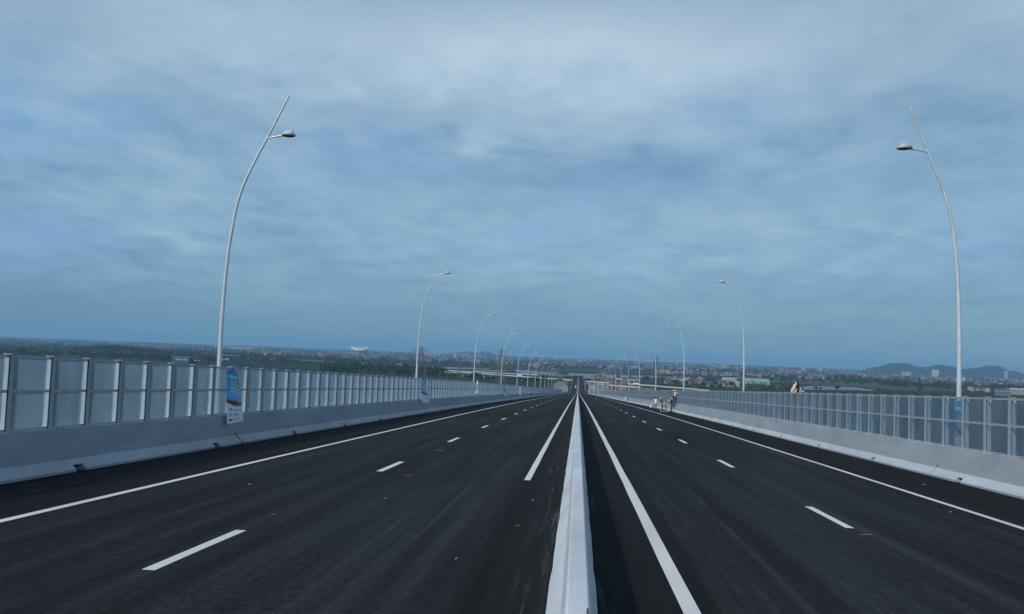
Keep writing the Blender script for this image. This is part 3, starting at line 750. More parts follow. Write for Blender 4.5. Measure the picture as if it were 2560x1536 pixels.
# crumpled wrapping perched on the top rail of the right barrier
P = on_x(1992, 981, 12.52)
bu = empty('wrapped_bundle', (12.55, P.y, zr(P.y)+2.68)); tag(bu, 'crumpled beige and black bundle perched on the top rail of the right noise barrier', 'bundle')
def crumple(name, pts, th, mat, seed):
    r = random.Random(seed); bm = bmesh.new(); bmesh.ops.create_icosphere(bm, subdivisions=3, radius=1)
    a, b = Vector(pts[0]), Vector(pts[1]); ax = b-a; L = ax.length; q = Vector((0, 0, 1)).rotation_difference(ax)
    for v in bm.verts:
        n = mnoise.noise(v.co*2.3+Vector((seed, 0, 0)))*.45+mnoise.noise(v.co*5+Vector((0, seed, 0)))*.2
        c = v.co*(1+n); t = (c.z+1)/2
        c = Vector((c.x*th[0]*(1.15-.5*t), c.y*th[1]*(1.15-.5*t), c.z*L/2)); v.co = a+ax*.5+q @ c
    me = bpy.data.meshes.new(name); bm.to_mesh(me); bm.free(); me.materials.append(mat)
    o = bpy.data.objects.new(name, me); COL.objects.link(o); o.parent = bu
crumple('beige_flap', ((-.34, -.05, -.05), (-.06, .0, .62)), (.10, .10), M['bag'], 1)
crumple('dark_fold', ((-.04, .04, -.05), (.02, .06, .64)), (.13, .10), M['black'], 2)
crumple('beige_flap', ((.18, .0, -.06), (.17, .0, .34)), (.06, .06), M['paper'], 3)
crumple('beige_flap', ((.15, .02, .12), (.42, .02, .08)), (.06, .05), M['bag'], 4)
crumple('beige_flap', ((-.16, -.08, -.05), (-.06, -.06, .22)), (.05, .05), M['bag'], 5)

# ------------------------------------------------------------------ bits lying on the road
def litter(px, py, L, W, mat, label, ang=0.0, cat='litter'):
    L *= .62; W *= .5
    P = on_road(px, py); mb = MB(); pts = []
    for i in range(5):
        t = i/4-.5; pts.append((L*t*math.cos(ang)-.04*L*math.sin(9*t), L*t*math.sin(ang)+.08*L*math.cos(7*t), .012+.01*math.sin(6*t)))
    mb.tube(pts, [W*.4, W, W*.8, W, W*.3], 6)
    o = mb.build('straw' if mat == M['twig'] else 'paper_scrap', mat); o.location = (P.x, P.y, zr(P.y)+.02*max(0, 1-abs(P.x)/11.95)); tag(o, label, cat)
litter(1019, 1191, .28, .014, M['twig'], 'bent straw lying just past the second left lane dash', .1)
litter(1100, 1128, .40, .016, M['twig'], 'long straw lying before the third left lane dash', .05)
litter(663, 1110, .16, .02, M['paper'], 'white scrap on the left shoulder near the banner', .2)
litter(624, 1213, .12, .015, M['paper'], 'pale scrap in the left lane above the nearest dash', 0)
litter(683, 1289, .14, .013, M['twig'], 'small straw beside the top of the nearest left dash', .3)
litter(964, 1249, .10, .012, M['paper'], 'grey fleck in the middle of the left lane', 1.0)
litter(2309, 1213, .16, .016, M['paper'], 'pale scrap on the right shoulder beyond the edge line', .1)
litter(2376, 1282, .10, .014, M['paper'], 'small fleck just outside of the right edge line', .2)
litter(2165, 1340, .34, .014, M['twig'], 'thin grey straw just below the nearest right lane dash', -.1)
litter(1332, 1254, .10, .012, M['paper'], 'fleck beside the start of the left inner line', .2)
litter(1140, 1402, .05, .012, M['paper'], 'tiny pale stone in the left lane close to the camera', .2)
litter(1294, 1319, .16, .012, M['twig'], 'short straw in the strip left of the median', .1)

# ------------------------------------------------------------------ the plain
mb = MB(); n = 96; rings = [0, 300, 700, 1200, 1800, 2600, 3800, 5500, 8000, 12000, 18000, 24500]
mb.v.append((0, 0, GZ))
for r in rings[1:]:
    for k in range(n): mb.v.append((r*math.cos(2*PI*k/n), r*math.sin(2*PI*k/n), GZ))
for k in range(n): mb.f.append([0, 1+k, 1+(k+1) % n]); mb.m.append(0)
for i in range(len(rings)-2):
    for k in range(n):
        a = 1+i*n+k; b = 1+i*n+(k+1) % n; mb.f.append([a, a+n, b+n, b]); mb.m.append(0)
tag(mb.build('ground', M['ground']), kind='structure')
def poly(name, pix, mat, dz=.3, kind='structure'):
    V = []
    pts = []
    for i in range(len(pix)):
        (x0, y0), (x1, y1) = pix[i], pix[(i+1) % len(pix)]
        k = max(1, int(abs(x1-x0)/18))
        for j in range(k):
            t = j/k; x = x0+(x1-x0)*t; y = y0+(y1-y0)*t
            if 0 < j: y += .45*mnoise.noise(Vector((x*.05, y*.1, 3)))*2
            pts.append((x, y))
    for x, y in pts:
        p = max(2.0, y-horizon_y(x)); V.append(on_ground(x, p)+Vector((0, 0, dz)))
    me = bpy.data.meshes.new(name); bm = bmesh.new(); vs = [bm.verts.new(v) for v in V]; f = bm.faces.new(vs)
    bmesh.ops.triangulate(bm, faces=[f]); bmesh.ops.recalc_face_normals(bm, faces=bm.faces[:])
    for f in bm.faces:
        if f.normal.z < 0: f.normal_flip()
    bm.to_mesh(me); bm.free(); me.materials.append(mat)
    o = bpy.data.objects.new(name, me); COL.objects.link(o); tag(o, kind=kind); return o
W = M['water']
poly('river', [(795, 910), (900, 912.5), (1000, 916.5), (1060, 919.5), (1140, 924), (1225, 927), (1225, 928.5), (1140, 928.8), (1060, 926), (1000, 923), (940, 920), (880, 916), (800, 912)], W)
poly('river', [(1185, 931), (1250, 931.5), (1280, 933), (1250, 934.8), (1190, 934.5)], W)
poly('lake', [(1285, 930.5), (1320, 931), (1345, 934), (1372, 937), (1395, 938), (1390, 942), (1345, 942), (1305, 940)], W)
poly('river', [(1418, 938.5), (1470, 940.5), (1530, 942.5), (1600, 944.5), (1660, 946.5), (1720, 948.5), (1720, 950.5), (1650, 950.3), (1600, 950), (1560, 951), (1520, 952), (1480, 953), (1440, 951)], W)
poly('lake', [(2005, 974), (2025, 970.3), (2060, 971), (2100, 972), (2140, 974.5), (2175, 979), (2190, 983), (2120, 981), (2060, 980), (2010, 980)], W)
poly('canal', [(1870, 958.5), (1970, 961.3), (1975, 962.6), (1880, 961)], W)
poly('dirt_road', [(557, 897.5), (640, 900.5), (760, 905.5), (900, 914), (905, 915.3), (760, 907.3), (640, 902.3), (557, 899)], M['soil'], .35)
poly('dirt_road', [(435, 889.5), (520, 894.5), (535, 895.7), (520, 896), (435, 891)], M['soil'], .35)
poly('meadow', [(1835, 966), (1965, 969), (2000, 974), (1995, 979), (1900, 979), (1830, 977)], leaf('meadow_grass', (.05, .066, .028), (.065, .085, .034), .01), .2)
poly('meadow', [(1290, 919), (1450, 927), (1600, 932), (1720, 938), (1720, 945), (1600, 941), (1450, 936), (1300, 929)], leaf('marsh_grass', (.024, .034, .022), (.036, .044, .026), .01), .2)
poly('meadow', [(1840, 945), (2000, 953), (2150, 962), (2300, 968), (2420, 975), (2420, 984), (2250, 982), (2150, 973), (2000, 965), (1840, 952)], leaf('field_grass', (.042, .056, .026), (.066, .070, .036), .01), .18)
poly('bare_earth', [(1396, 958), (1412, 960), (1427, 980), (1400, 985), (1385, 972)], M['soil'], .22)
poly('bare_earth', [(1465, 962), (1560, 972), (1640, 977), (1640, 990), (1560, 992), (1470, 985)], M['soil'], .22)

# ------------------------------------------------------------------ trees
def clump(mb, c, rx, rz, n, r, m=0, size=.42):
    for _ in range(n):
        while True:
            d = Vector((r.uniform(-1, 1), r.uniform(-1, 1), r.uniform(-1, 1)))
            if .25 < d.length < 1: break
        p = Vector((c[0]+d.x*rx, c[1]+d.y*rx, c[2]+d.z*rz)); q = rx*size*r.uniform(.5, 1.2)
        a = Vector((r.gauss(0, 1), r.gauss(0, 1), r.gauss(0, .7))).normalized(); b = a.cross(Vector((r.gauss(0, 1), r.gauss(0, 1), r.gauss(0, 1)))).normalized()
        mb.add([p-a*q-b*q*.3, p+b*q*.8, p+a*q-b*q*.25, p-b*q*.8], [(0, 1, 2, 3)], m)
def blocked(x, p):
    y = horizon_y(x)+p
    if 780 < x < 1240 and 910+(x-795)*.041-1 < y < 914+(x-795)*.041+3: return True
    if 1180 < x < 1400 and 929 < y < 943: return True
    if 1400 < x < 1725 and 936+(x-1420)*.03 < y < 953: return True
    if 1990 < x < 2200 and 968 < y < 984: return True
    return False
def wood(name, regions, mat, seed, nper=13):
    r = random.Random(seed); mb = MB()
    for x0, x1, p0, p1, n, h0, h1 in regions:
        for _ in range(n):
            x = r.uniform(x0, x1); p = r.uniform(p0, p1)
            if mnoise.noise(Vector((x*.012, p*.12, seed)))+r.uniform(-.35, .55) < 0: continue
            if blocked(x, p): continue
            g = on_ground(x, p); h = r.uniform(h0, h1)*(1 if p > 12 else 1.3); rx = h*r.uniform(.38, .6)
            clump(mb, (g.x, g.y, g.z+h*.55), rx*(1 if p > 12 else 2.2), h*.5, nper, r)
    o = mb.build(name, mat); tag(o, kind='stuff'); return o
wood('woodland', [(-80, 620, 20, 52, 2000, 8, 15), (560, 1000, 26, 48, 800, 6, 13), (800, 1130, 42, 62, 850, 9, 16), (-80, 700, 6, 20, 900, 9, 16)], M['leafd'], 3)
wood('woodland', [(600, 1450, 7, 34, 1900, 8, 15), (1440, 2000, 7, 30, 1200, 8, 15)], M['leafd'], 5)
wood('woodland', [(1900, 2640, 8, 44, 1500, 8, 14), (2050, 2300, 26, 38, 380, 10, 17), (1640, 2000, 42, 68, 380, 5, 9), (2200, 2640, 34, 46, 520, 9, 15)], M['leafd'], 8)
wood('scrub', [(1120, 1420, 40, 66, 420, 3, 7), (1450, 1760, 46, 74, 420, 3, 7), (560, 820, 40, 54, 260, 3, 7)], M['leafm'], 9)
# wooded knoll on the left
r = random.Random(31); mb = MB()
for _ in range(520):
    x = r.uniform(190, 430); t = (x-300)/120; d = r.uniform(2700, 3600)
    q = on_ground(x, 50*F/d); hh = 17*math.exp(-t*t*1.6)
    h = r.uniform(8, 13); clump(mb, (q.x, q.y, GZ+hh*r.uniform(.7, 1.05)+h*.4), h*.55, h*.55, 14, r)
tag(mb.build('woodland', M['leafd']), kind='stuff')
def make_tree(h, seed, mat):
    r = random.Random(seed); root = empty('tree', (0, 0, 0))
    mb = MB(); mb.tube([(0, 0, -.3), (.1, 0, h*.25), (.0, .1, h*.5), (.1, .05, h*.75)], [h*.03, h*.024, h*.018, h*.008], 7)
    for k in range(4):
        a = r.uniform(0, 2*PI); mb.tube([(0, .05, h*(.3+.08*k)), (h*.2*math.cos(a), h*.2*math.sin(a), h*(.5+.08*k))], [h*.012, h*.005], 5)
    mb.build('trunk', M['bark'], root)
    mb = MB()
    for k in range(9):
        a = r.uniform(0, 2*PI); q = r.uniform(.05, .32)*h
        clump(mb, (q*math.cos(a), q*math.sin(a), h*r.uniform(.45, .85)), h*r.uniform(.14, .22), h*r.uniform(.10, .17), 26, r, size=.36)
    mb.build('crown', mat, root); return root
protos = [make_tree(10, 1, M['leafd']), make_tree(12, 2, M['leafm']), make_tree(9, 4, M['leafm'])]
tspots = [(1178, 957), (1192, 958), (1207, 958), (1222, 959), (1236, 960), (1302, 962), (1318, 963), (1332, 964), (1348, 965), (1295, 960), (1362, 962), (1376, 960), (1390, 966), (1404, 968), (1096, 950), (1110, 951), (1126, 952), (1142, 953),
          (1490, 953), (1500, 955), (1512, 956), (1600, 957), (1618, 960), (1640, 962), (1660, 966), (1690, 970), (1720, 973), (1575, 955), (1548, 954),
          (1760, 974), (1790, 973), (1830, 976), (2040, 983), (2052, 983), (2095, 985), (2200, 987), (2300, 986), (2420, 990), (2450, 991), (2500, 992)]
for i, (px, py) in enumerate(tspots):
    o = protos[i % 3] if i < 3 else copy_tree(protos[i % 3])
    o.location = on_ground(px, py-horizon_y(px)); o.rotation_euler = (0, 0, rnd.uniform(0, 6)); k = rnd.uniform(.8, 1.5); o.scale = (k*1.2, k*1.2, k)
    if px < 1430: lab, g = 'dark green tree on the plain showing just over the left barrier', 'trees on the plain left of the road'
    elif px < 1740: lab, g = 'dark green tree near the pale viaduct right of the road', 'trees on the plain near the viaduct'
    else: lab, g = 'green tree on the plain showing just over the right barrier', 'trees on the plain right of the road'
    tag(o, lab, 'tree', g)

# ------------------------------------------------------------------ houses of the far town
def house_mesh(name, w, d, h, rh, wall, roof, flat=False):
    mb = MB(); mb.box((0, 0, h/2), (w, d, h), 0)
    if flat: mb.box((0, 0, h+.25), (w+.6, d+.6, .5), 1); mb.box((w*.2, 0, h+1.4), (w*.3, d*.4, 1.8), 0)
    else:
        a, b = w/2+.5, d/2+.5
        mb.add([(-a, -b, h), (a, -b, h), (a, b, h), (-a, b, h), (-a*.55, 0, h+rh), (a*.55, 0, h+rh)], [(0, 1, 5, 4), (1, 2, 5), (2, 3, 4, 5), (3, 0, 4), (3, 2, 1, 0)], 1)
    for k in range(int(w/2.4)):
        x = -w/2+1.3+2.4*k; mb.box((x, -d/2-.02, h*.55), (1.1, .06, 1.2), 2); mb.box((x, d/2+.02, h*.55), (1.1, .06, 1.2), 2)
    return mb.mesh(name, [M[wall], M[roof], M['glass']])
HT = [('white', 'redroof', False, 'white walled house with red tiled roof'), ('cream', 'orangeroof', False, 'cream house with orange tiled roof'), ('grey', 'brownroof', False, 'grey walled house with brown roof'),
      ('white', 'whiteroof', True, 'white flat roofed house'), ('cream', 'redroof', False, 'cream house with dark red roof'), ('grey', 'greyroof', True, 'grey flat roofed house'), ('white', 'orangeroof', False, 'white house with bright orange roof')]
HM = [house_mesh('house', rnd.uniform(9, 13), rnd.uniform(8, 10), rnd.uniform(5, 8) if f else rnd.uniform(4, 6.5), 3.2, a, b, f) for a, b, f, _ in HT]
cand = []
def houses(x0, x1, p0, p1, n, clus, seed):
    r = random.Random(seed)
    for _ in range(n):
        x = r.uniform(x0, x1); p = p0+(p1-p0)*r.random()
        if mnoise.noise(Vector((x*.02, p*.18, seed*.37)))+r.uniform(-.2, .45)*1 < clus: continue
        if blocked(x, p): continue
        cand.append((p, x, r.randrange(7), r.uniform(0, 3.1), r.uniform(.8, 1.5)))
houses(1640, 2620, 9, 34, 2700, .05, 21); houses(620, 1660, 8, 27, 1900, .06, 22); houses(-60, 640, 8, 20, 450, .12, 23)
houses(1660, 1850, 50, 62, 110, .0, 24); houses(1470, 1600, 60, 78, 30, 0, 25); houses(2420, 2600, 45, 54, 40, 0, 26)
cand.sort(reverse=True)
for i, (p, x, k, rz, s) in enumerate(cand[:290]):
    o = bpy.data.objects.new('house', HM[k]); COL.objects.link(o); o.location = on_ground(x, p); o.rotation_euler = (0, 0, rz); o.scale = (s, s, s)
    zone = 'left of road beyond river' if x < 1430 else ('right of road before river' if p > 44 else 'right of road beyond river')
    tag(o, HT[k][3]+' in the town '+zone, 'house', HT[k][3]+'s '+zone)
mb = MB(); MM = ['white', 'cream', 'grey', 'redroof', 'orangeroof', 'brownroof', 'whiteroof', 'greyroof']
MI = {k: i for i, k in enumerate(MM)}
for p, x, k, rz, s in cand[290:]:
    g = on_ground(x, p); a, b, f, _ = HT[k]; w, d, h = 11*s, 9*s, (7 if f else 5)*s
    if p < 14: w *= 1.5; h *= 1.2
    mb.box((g.x, g.y, g.z+h/2), (w, d, h), MI[a], rz)
    if f: mb.box((g.x, g.y, g.z+h+.3), (w+.6, d+.6, .6), MI[b], rz)
    else:
        A, B = w/2+.5, d/2+.5; c_, s_ = math.cos(rz), math.sin(rz)
        vs = [(-A, -B, h), (A, -B, h), (A, B, h), (-A, B, h), (-A*.5, 0, h+3.2*s), (A*.5, 0, h+3.2*s)]
        mb.add([(g.x+X*c_-Y*s_, g.y+X*s_+Y*c_, g.z+Z) for X, Y, Z in vs], [(0, 1, 5, 4), (1, 2, 5), (2, 3, 4, 5), (3, 0, 4)], MI[b])
tag(mb.build('distant_town', [M[k] for k in MM]), kind='stuff')

# ------------------------------------------------------------------ larger far buildings
def facing(x): v = ray(x, horizon_y(x)); return math.atan2(v.y, v.x)-PI/2
def block(x0, x1, ytop, dist, label, fac='fac1', depth=18, name='tower_block', cat='building', roofm='greyroof'):
    xm = (x0+x1)/2; p = 50*F/dist; g = on_ground(xm, p); w = (x1-x0)/F*dist; h = (horizon_y(xm)-ytop)/F*dist+50
    root = empty(name, g, facing(xm)); tag(root, label, cat)
    mb = MB(); mb.box((0, 0, h/2), (w, depth, h)); mb.build('wall', M[fac], root)
    mb = MB(); mb.box((0, 0, h+.5), (w+.8, depth+.8, 1.0)); mb.box((w*.15, 0, h+2.4), (w*.28, depth*.4, 2.8)); mb.build('roof', M[roofm], root)
    return root
block(1803, 1809.5, 914, 6500, 'left of a pair of pale grey slim towers right of the second right lamp'.replace('right of', 'near'), 'fac1')
block(1811, 1817.5, 915, 6550, 'right hand tower of the pale grey pair near the second right lamp', 'fac1')
block(2004, 2013, 918.5, 7500, 'pale grey stepped block on the skyline above the crumpled bundle', 'fac1', 20)
block(2045, 2055, 917, 7500, 'beige square tower block standing highest on the right skyline', 'fac2', 22)
block(2255, 2277, 935, 6500, 'wide low grey block in the town below the blue hills', 'fac1', 25)
block(2330, 2346, 930, 7000, 'white topped block in the town below the hills, left of the nearest right lamp', 'fac3', 20)
block(2405, 2413, 948.5, 3900, 'small white square block just right of the nearest right lamp pole', 'fac3', 14)
block(2385, 2391, 953, 4000, 'small beige block touching the left of the nearest right lamp pole', 'fac2', 12)
block(2511, 2519, 933, 7000, 'grey twin shafted tower in front of the last blue hill', 'fac1', 16)
block(1690, 1695, 904, 7500, 'dark slim tower on the skyline between two right street lamps', 'fac1', 20)
block(1434, 1436.5, 900, 9000, 'slim white tower on the skyline above the far road', 'fac3', 16)
block(1475, 1479.5, 898, 9500, 'pale grey tower pair on the skyline right of the far road', 'fac1', 20)
block(1241, 1244, 888, 6500, 'slim white silo like tower on the skyline behind the fourth left lamp', 'fac3', 14)
block(1133, 1140, 888, 7500, 'white blocky building on the skyline between the second and third left lamps', 'fac3', 30)
block(829, 833, 874, 7000, 'slim beige tower on the skyline left of the white stadium', 'fac2', 20)
block(1323, 1350, 914.5, 3500, 'long cream school like building beyond the lake', 'fac2', 20)
block(1575, 1597, 921, 4300, 'long white two storey building with red roof right of the far road', 'fac3', 16, roofm='redroof')
def shed(x0, x1, ybase, h, label, wall, roof, depth=40, ridge=3.0, name='warehouse', tx=None):
    xm = (x0+x1)/2; p = ybase-horizon_y(xm); g = on_ground(xm, p); dist = 50*F/p; w = (x1-x0)/F*dist
    root = empty(name, g, facing(xm)); tag(root, label, 'warehouse')
    mb = MB(); mb.box((0, 0, h/2), (w, depth, h)); mb.build('wall', M[wall], root)
    a, b = w/2+1, depth/2+1; mb = MB()
    mb.add([(-a, -b, h), (a, -b, h), (a, b, h), (-a, b, h), (-a*.92, 0, h+ridge), (a*.92, 0, h+ridge)], [(0, 1, 5, 4), (1, 2, 5), (2, 3, 4, 5), (3, 0, 4), (3, 2, 1, 0)]); mb.build('roof', M[roof], root)
    if tx:
        (u0, u1, z0, z1, n, mk) = tx; mb = MB()
        for i in range(n):
            if i == n//2: continue
            q = u0+(u1-u0)*(i+.5)/n; ww = (u1-u0)/n*.62*w
            hh = (z1-z0)*h*(1 if (i*3) % 4 == 0 else .7); mb.box((q*w, -depth/2-.15, z0*h+hh/2), (ww, .2, hh))
        mb.build('sign_lettering', M['signtext'], root)
        if mk:
            mb = MB(); mb.box((u0*w-.05*w, -depth/2-.15, (z0+z1)/2*h), (.05*w, .2, (z1-z0)*1.7*h)); mb.build('sign_mark', M['signor'], root)
    return root
shed(1806, 1922, 964, 6, 'very long pale green roofed warehouse behind the second right lamp', 'greenroof', 'greenroof', 60, 7)
shed(1560, 1592, 967, 7, 'short pale green roofed shed beside the pale viaduct', 'greenroof', 'greenroof', 18, 3)
shed(542, 598, 917, 21, 'navy cladded warehouse with orange mark and pale lettering behind the nearest left lamp', 'signnavy', 'greyroof', 60, 1, tx=(-.32, .06, .52, .78, 9, True))
shed(434, 474, 914, 15, 'teal cladded shed with white lettering showing over the left barrier', 'teal', 'greyroof', 40, 1, tx=(-.28, .42, .50, .85, 12, False))
shed(474, 506, 914, 13, 'dark navy shed between the teal shed and the left pylon', 'signnavy', 'signnavy', 40, 1, tx=(-.1, .38, .5, .75, 8, False))
for x0, x1, yb, h, lab in ((537, 560, 875.5, 14, 'white far warehouse on the left skyline, shorter of two by the nearest lamp'), (577, 634, 878, 14, 'long white far warehouse on the left skyline right of the nearest lamp'), (1062, 1098, 893.5, 16, 'white far warehouse on the skyline right of the second left lamp'),
                          (1150, 1182, 896, 12, 'white low factory on the skyline left of the third left lamp'), (1195, 1211, 899, 12, 'white low factory on the skyline right of the third left lamp'), (1385, 1408, 903, 12, 'long white factory on the skyline left of the far road'),
                          (1442, 1462, 908, 10, 'white vaulted hall on the plain right above the far road'), (1604, 1634, 911, 11, 'long white factory on the skyline left of the right pylon'), (1768, 1795, 921, 10, 'long white factory on the plain left of the grey tower pair'),
                          (1712, 1722, 921, 10, 'small white hall on the plain right of the third right lamp')):
    shed(x0, x1, yb, h, lab, 'whiteroof', 'whiteroof', 60, 2)
shed(1542, 1556, 966, 9, 'red brown brick shed left of the pale green shed', 'rust', 'whiteroof', 14, 2)
shed(1665, 1674, 962, 7, 'bright orange roofed shed on the plain above the workers', 'orangeroof', 'orangeroof', 14, 4)
shed(1785, 1796, 969, 6, 'blue roofed shed left of the long pale green warehouse', 'white', 'blueroof', 16, 3)
shed(2490, 2525, 995, 9, 'pale blue sheet roofed building just over the right barrier edge', 'teal', 'greyroof', 30, 3)
shed(2530, 2600, 993, 12, 'white roofed building at the right edge over the barrier', 'cream', 'whiteroof', 30, 3)
# stadium with its saddle roof
d = 6200; g = on_ground(899, 50*F/d); w = 47/F*d
st = empty('stadium', g, facing(899)); tag(st, 'white saddle roofed stadium standing out on the left skyline', 'stadium')
mb = MB(); nn = 28; vs = []
def zt(t): return (horizon_y(899)-(874.6-3.4*abs(t)**1.9))/F*d+50
for i in range(nn+1):
    t = -1+2*i/nn; x = t*w/2*(1.0 if t < 0 else .9)
    zlow = 34+12*max(0, -t)**3
    for yy, k in ((-45*(1-t*t*.6), 0), (-38*(1-t*t*.6), .55), (0, 1.0), (45*(1-t*t*.6), 0)):
        vs.append((x*(1-.14*(1-k)), yy, zlow+(zt(t)-zlow)*k))
mb.v = vs
for i in range(nn):
    for k in range(3):
        a = i*4+k; mb.f.append([a, a+4, a+5, a+1]); mb.m.append(0)
mb.build('roof_shell', M['stad'], st, fix=True)
mb = MB(); mb.lathe((0, 0, 0), [(w*.40, 0), (w*.42, 30), (w*.36, 36)], 28, sx=1, sy=.7); mb.build('bowl', M['grey'], st)

# ------------------------------------------------------------------ power pylons
def make_pylon(arms=True):
    root = empty('power_pylon', (0, 0, 0)); mb = MB(); H = 50
    def wd(z): return 6.4*(1-z/H)**1.15+.9 if z < 46 else 1.0
    zs = [0, 7, 13.5, 19.5, 25, 30, 34.5, 38.5, 42, 45.5, H]
    def c(z, i): a = wd(z); return ((-a, -a), (a, -a), (a, a), (-a, a))[i]+(z,)
    for i in range(4):
        for a, b in zip(zs, zs[1:]):
            mb.tube([c(a, i), c(b, i)], .22, 4, cap=False); mb.tube([c(a, i), c(b, (i+1) % 4)], .11, 4, cap=False); mb.tube([c(b, i), c(a, (i+1) % 4)], .11, 4, cap=False)
            mb.tube([c(b, i), c(b, (i+1) % 4)], .11, 4, cap=False)
    mb.build('lattice_tower', M['lattice'], root)
    mb = MB()
    for z, L in ((32, 9), (38.5, 8), (45, 7)):
        for s in (-1, 1):
            mb.tube([(s*wd(z), -1, z), (s*L, 0, z+.6)], .2, 4); mb.tube([(s*wd(z), 1, z), (s*L, 0, z+.6)], .2, 4); mb.tube([(s*wd(z+3), 0, z+3), (s*L, 0, z+.6)], .18, 4)
            mb.tube([(s*L, 0, z+.6), (s*L, 0, z-2)], .16, 4)
    mb.build('cross_arm', M['lattice'], root)
    return root
py0 = make_pylon()
PY = [(1053, 872, 1000, 'large dark lattice pylon standing right of the second left street lamp', 1.25), (1151, 898, 1480, 'slender lattice pylon standing left of the third left street lamp', .9), (1254, 878, 1450, 'lattice pylon directly behind the fourth left street lamp', 1.0),
      (514, 870, 2300, 'grey lattice pylon left of the nearest left street lamp', 1.1), (1640, 896, 1550, 'tall lattice pylon behind the fourth right street lamp', 1.0), (1739, 925, 1500, 'low lattice pylon between the second and third right lamps', .9),
      (1882, 924, 1900, 'faint lattice pylon right of the second right street lamp', .8), (2041, 934, 1950, 'faint lattice pylon standing in the lake', .8), (2182, 950, 1900, 'faint lattice pylon right of the lake', .9), (1263, 912, 1900, 'thin small pylon right of the fourth left street lamp', .5), (1627, 948, 1450, 'short triangular lattice mast left of the fourth right lamp', 1.2)]
for i, (px, yt, dist, lab, wk) in enumerate(PY):
    o = py0 if i == 0 else copy_tree(py0)
    H = (horizon_y(px)-yt)/F*dist+50; k = H/50
    o.location = on_ground(px, 50*F/dist); o.scale = (k*wk, k*wk, k); o.rotation_euler = (0, 0, facing(px)+rnd.uniform(-.5, .5)); tag(o, lab, 'pylon', 'power pylons on the plain')

# ------------------------------------------------------------------ crossing viaducts
def viaduct(pix, Z, label, wdt=9.0):
    pts = [on_ground(x, y-horizon_y(x), Z) for x, y in pix]
    c = sum(pts, Vector())/len(pts); c.z = GZ
    root = empty('viaduct', c); tag(root, label, 'viaduct')
    dk, pa, pi_ = MB(), MB(), MB()
    L = []
    for a, b in zip(pts, pts[1:]):
        n = max(1, int((b-a).length/25))
        for i in range(n): L.append(a.lerp(b, i/n)-c)
    L.append(pts[-1]-c)
    def strip(mb, o0, o1, h0, h1):
        b0 = len(mb.v)
        for i, p in enumerate(L):
            t = (L[min(i+1, len(L)-1)]-L[max(i-1, 0)]); t.z = 0; t.normalize(); nrm = Vector((t.y, -t.x, 0))
            for o_, h in ((o0, h0), (o1, h0), (o1, h1), (o0, h1)): mb.v.append(tuple(p+nrm*o_+Vector((0, 0, h))))
        for i in range(len(L)-1):
            for k in range(4): mb.f.append([b0+i*4+k, b0+i*4+(k+1) % 4, b0+i*4+4+(k+1) % 4, b0+i*4+4+k]); mb.m.append(0)
        mb.f.append([b0, b0+1, b0+2, b0+3]); mb.m.append(0); e = b0+(len(L)-1)*4; mb.f.append([e, e+1, e+2, e+3]); mb.m.append(0)
    strip(dk, -wdt/2+1, wdt/2-1, -2.0, -1.15); dk.build('deck', M['deck'], root, fix=True)
    strip(pa, -wdt/2-.1, -wdt/2+.2, -1.2, .35); strip(pa, wdt/2-.2, wdt/2+.1, -1.2, .35); pa.build('parapet', M['viaduct'], root, fix=True)
    for i in range(0, len(L), 2):
        p = L[i]; pi_ = MB(); pi_.box((p.x, p.y, (p.z-2.0)/2), (1.8, 1.8, p.z-2.0)); pi_.box((p.x, p.y, p.z-2.5), (4.5, 4.5, .9))
        pi_.build('pier', M['deck'], root)
viaduct([(1100, 934), (1160, 936.5), (1240, 941.5), (1330, 948), (1431, 955)], -39.0, 'long white edged viaduct crossing the plain left of the far road, nearer of two')
viaduct([(1125, 931.5), (1200, 935.5), (1290, 939.5), (1345, 942.3), (1432, 943.8)], -38.0, 'thin white edged viaduct left of the far road, farther of two')
viaduct([(1462, 958), (1520, 961.5), (1565, 964), (1640, 969.5), (1735, 977.5), (1770, 981)], -39.0, 'white edged viaduct crossing right of the far road behind the workers')
viaduct([(1463, 964), (1500, 964.5), (1550, 970), (1600, 973)], -41.0, 'low pale ramp below the right viaduct')

# ------------------------------------------------------------------ vehicles far away
def make_car(loc, rz, label, paint, L=4.6, Wd=1.8, H=1.8):
    root = empty('car', loc, rz); tag(root, label, 'car')
    mb = MB(); prof = [(-L/2, .35), (-L/2, .95), (-L*.32, 1.0), (-L*.2, H), (L*.38, H), (L/2, 1.05), (L/2, .35)]
    n = len(prof); mb.v = [(-Wd/2, y, z) for y, z in prof]+[(Wd/2, y, z) for y, z in prof]
    mb.f = [list(range(n)), [n+i for i in range(n)][::-1]]+[[i, (i+1) % n, n+(i+1) % n, n+i] for i in range(n)]; mb.m = [0]*len(mb.f)
    mb.build('body', M[paint], root, fix=True)
    mb = MB(); mb.box((0, L*.445, 1.42), (Wd*.8, .03, .5)); mb.box((0, -L*.27, 1.4), (Wd*.8, .5, .45)); mb.build('window', M['glass'], root)
    for sx in (-1, 1):
        for sy in (-1, 1):
            mb = MB(); mb.tube([(sx*(Wd/2-.2), sy*L*.3, .33), (sx*(Wd/2+.02), sy*L*.3, .33)], .33, 12); mb.build('wheel', M['tyre'], root)
        mb = MB(); mb.box((sx*Wd*.42, L/2+.01, .9), (.2, .04, .25)); mb.build('tail_light', M['redl'], root)
    return root
y = 1185; make_car((-3.4, y, zr(y)+.02), 0, 'white van driving on the left carriageway at the bottom of the far dip', 'carw', 4.8, 2.0, 2.2)
y = 1262; make_car((-4.6, y, zr(y)+.02), 0, 'grey car on the left carriageway climbing beyond the white van', 'truckg', 4.4, 1.8, 1.6)
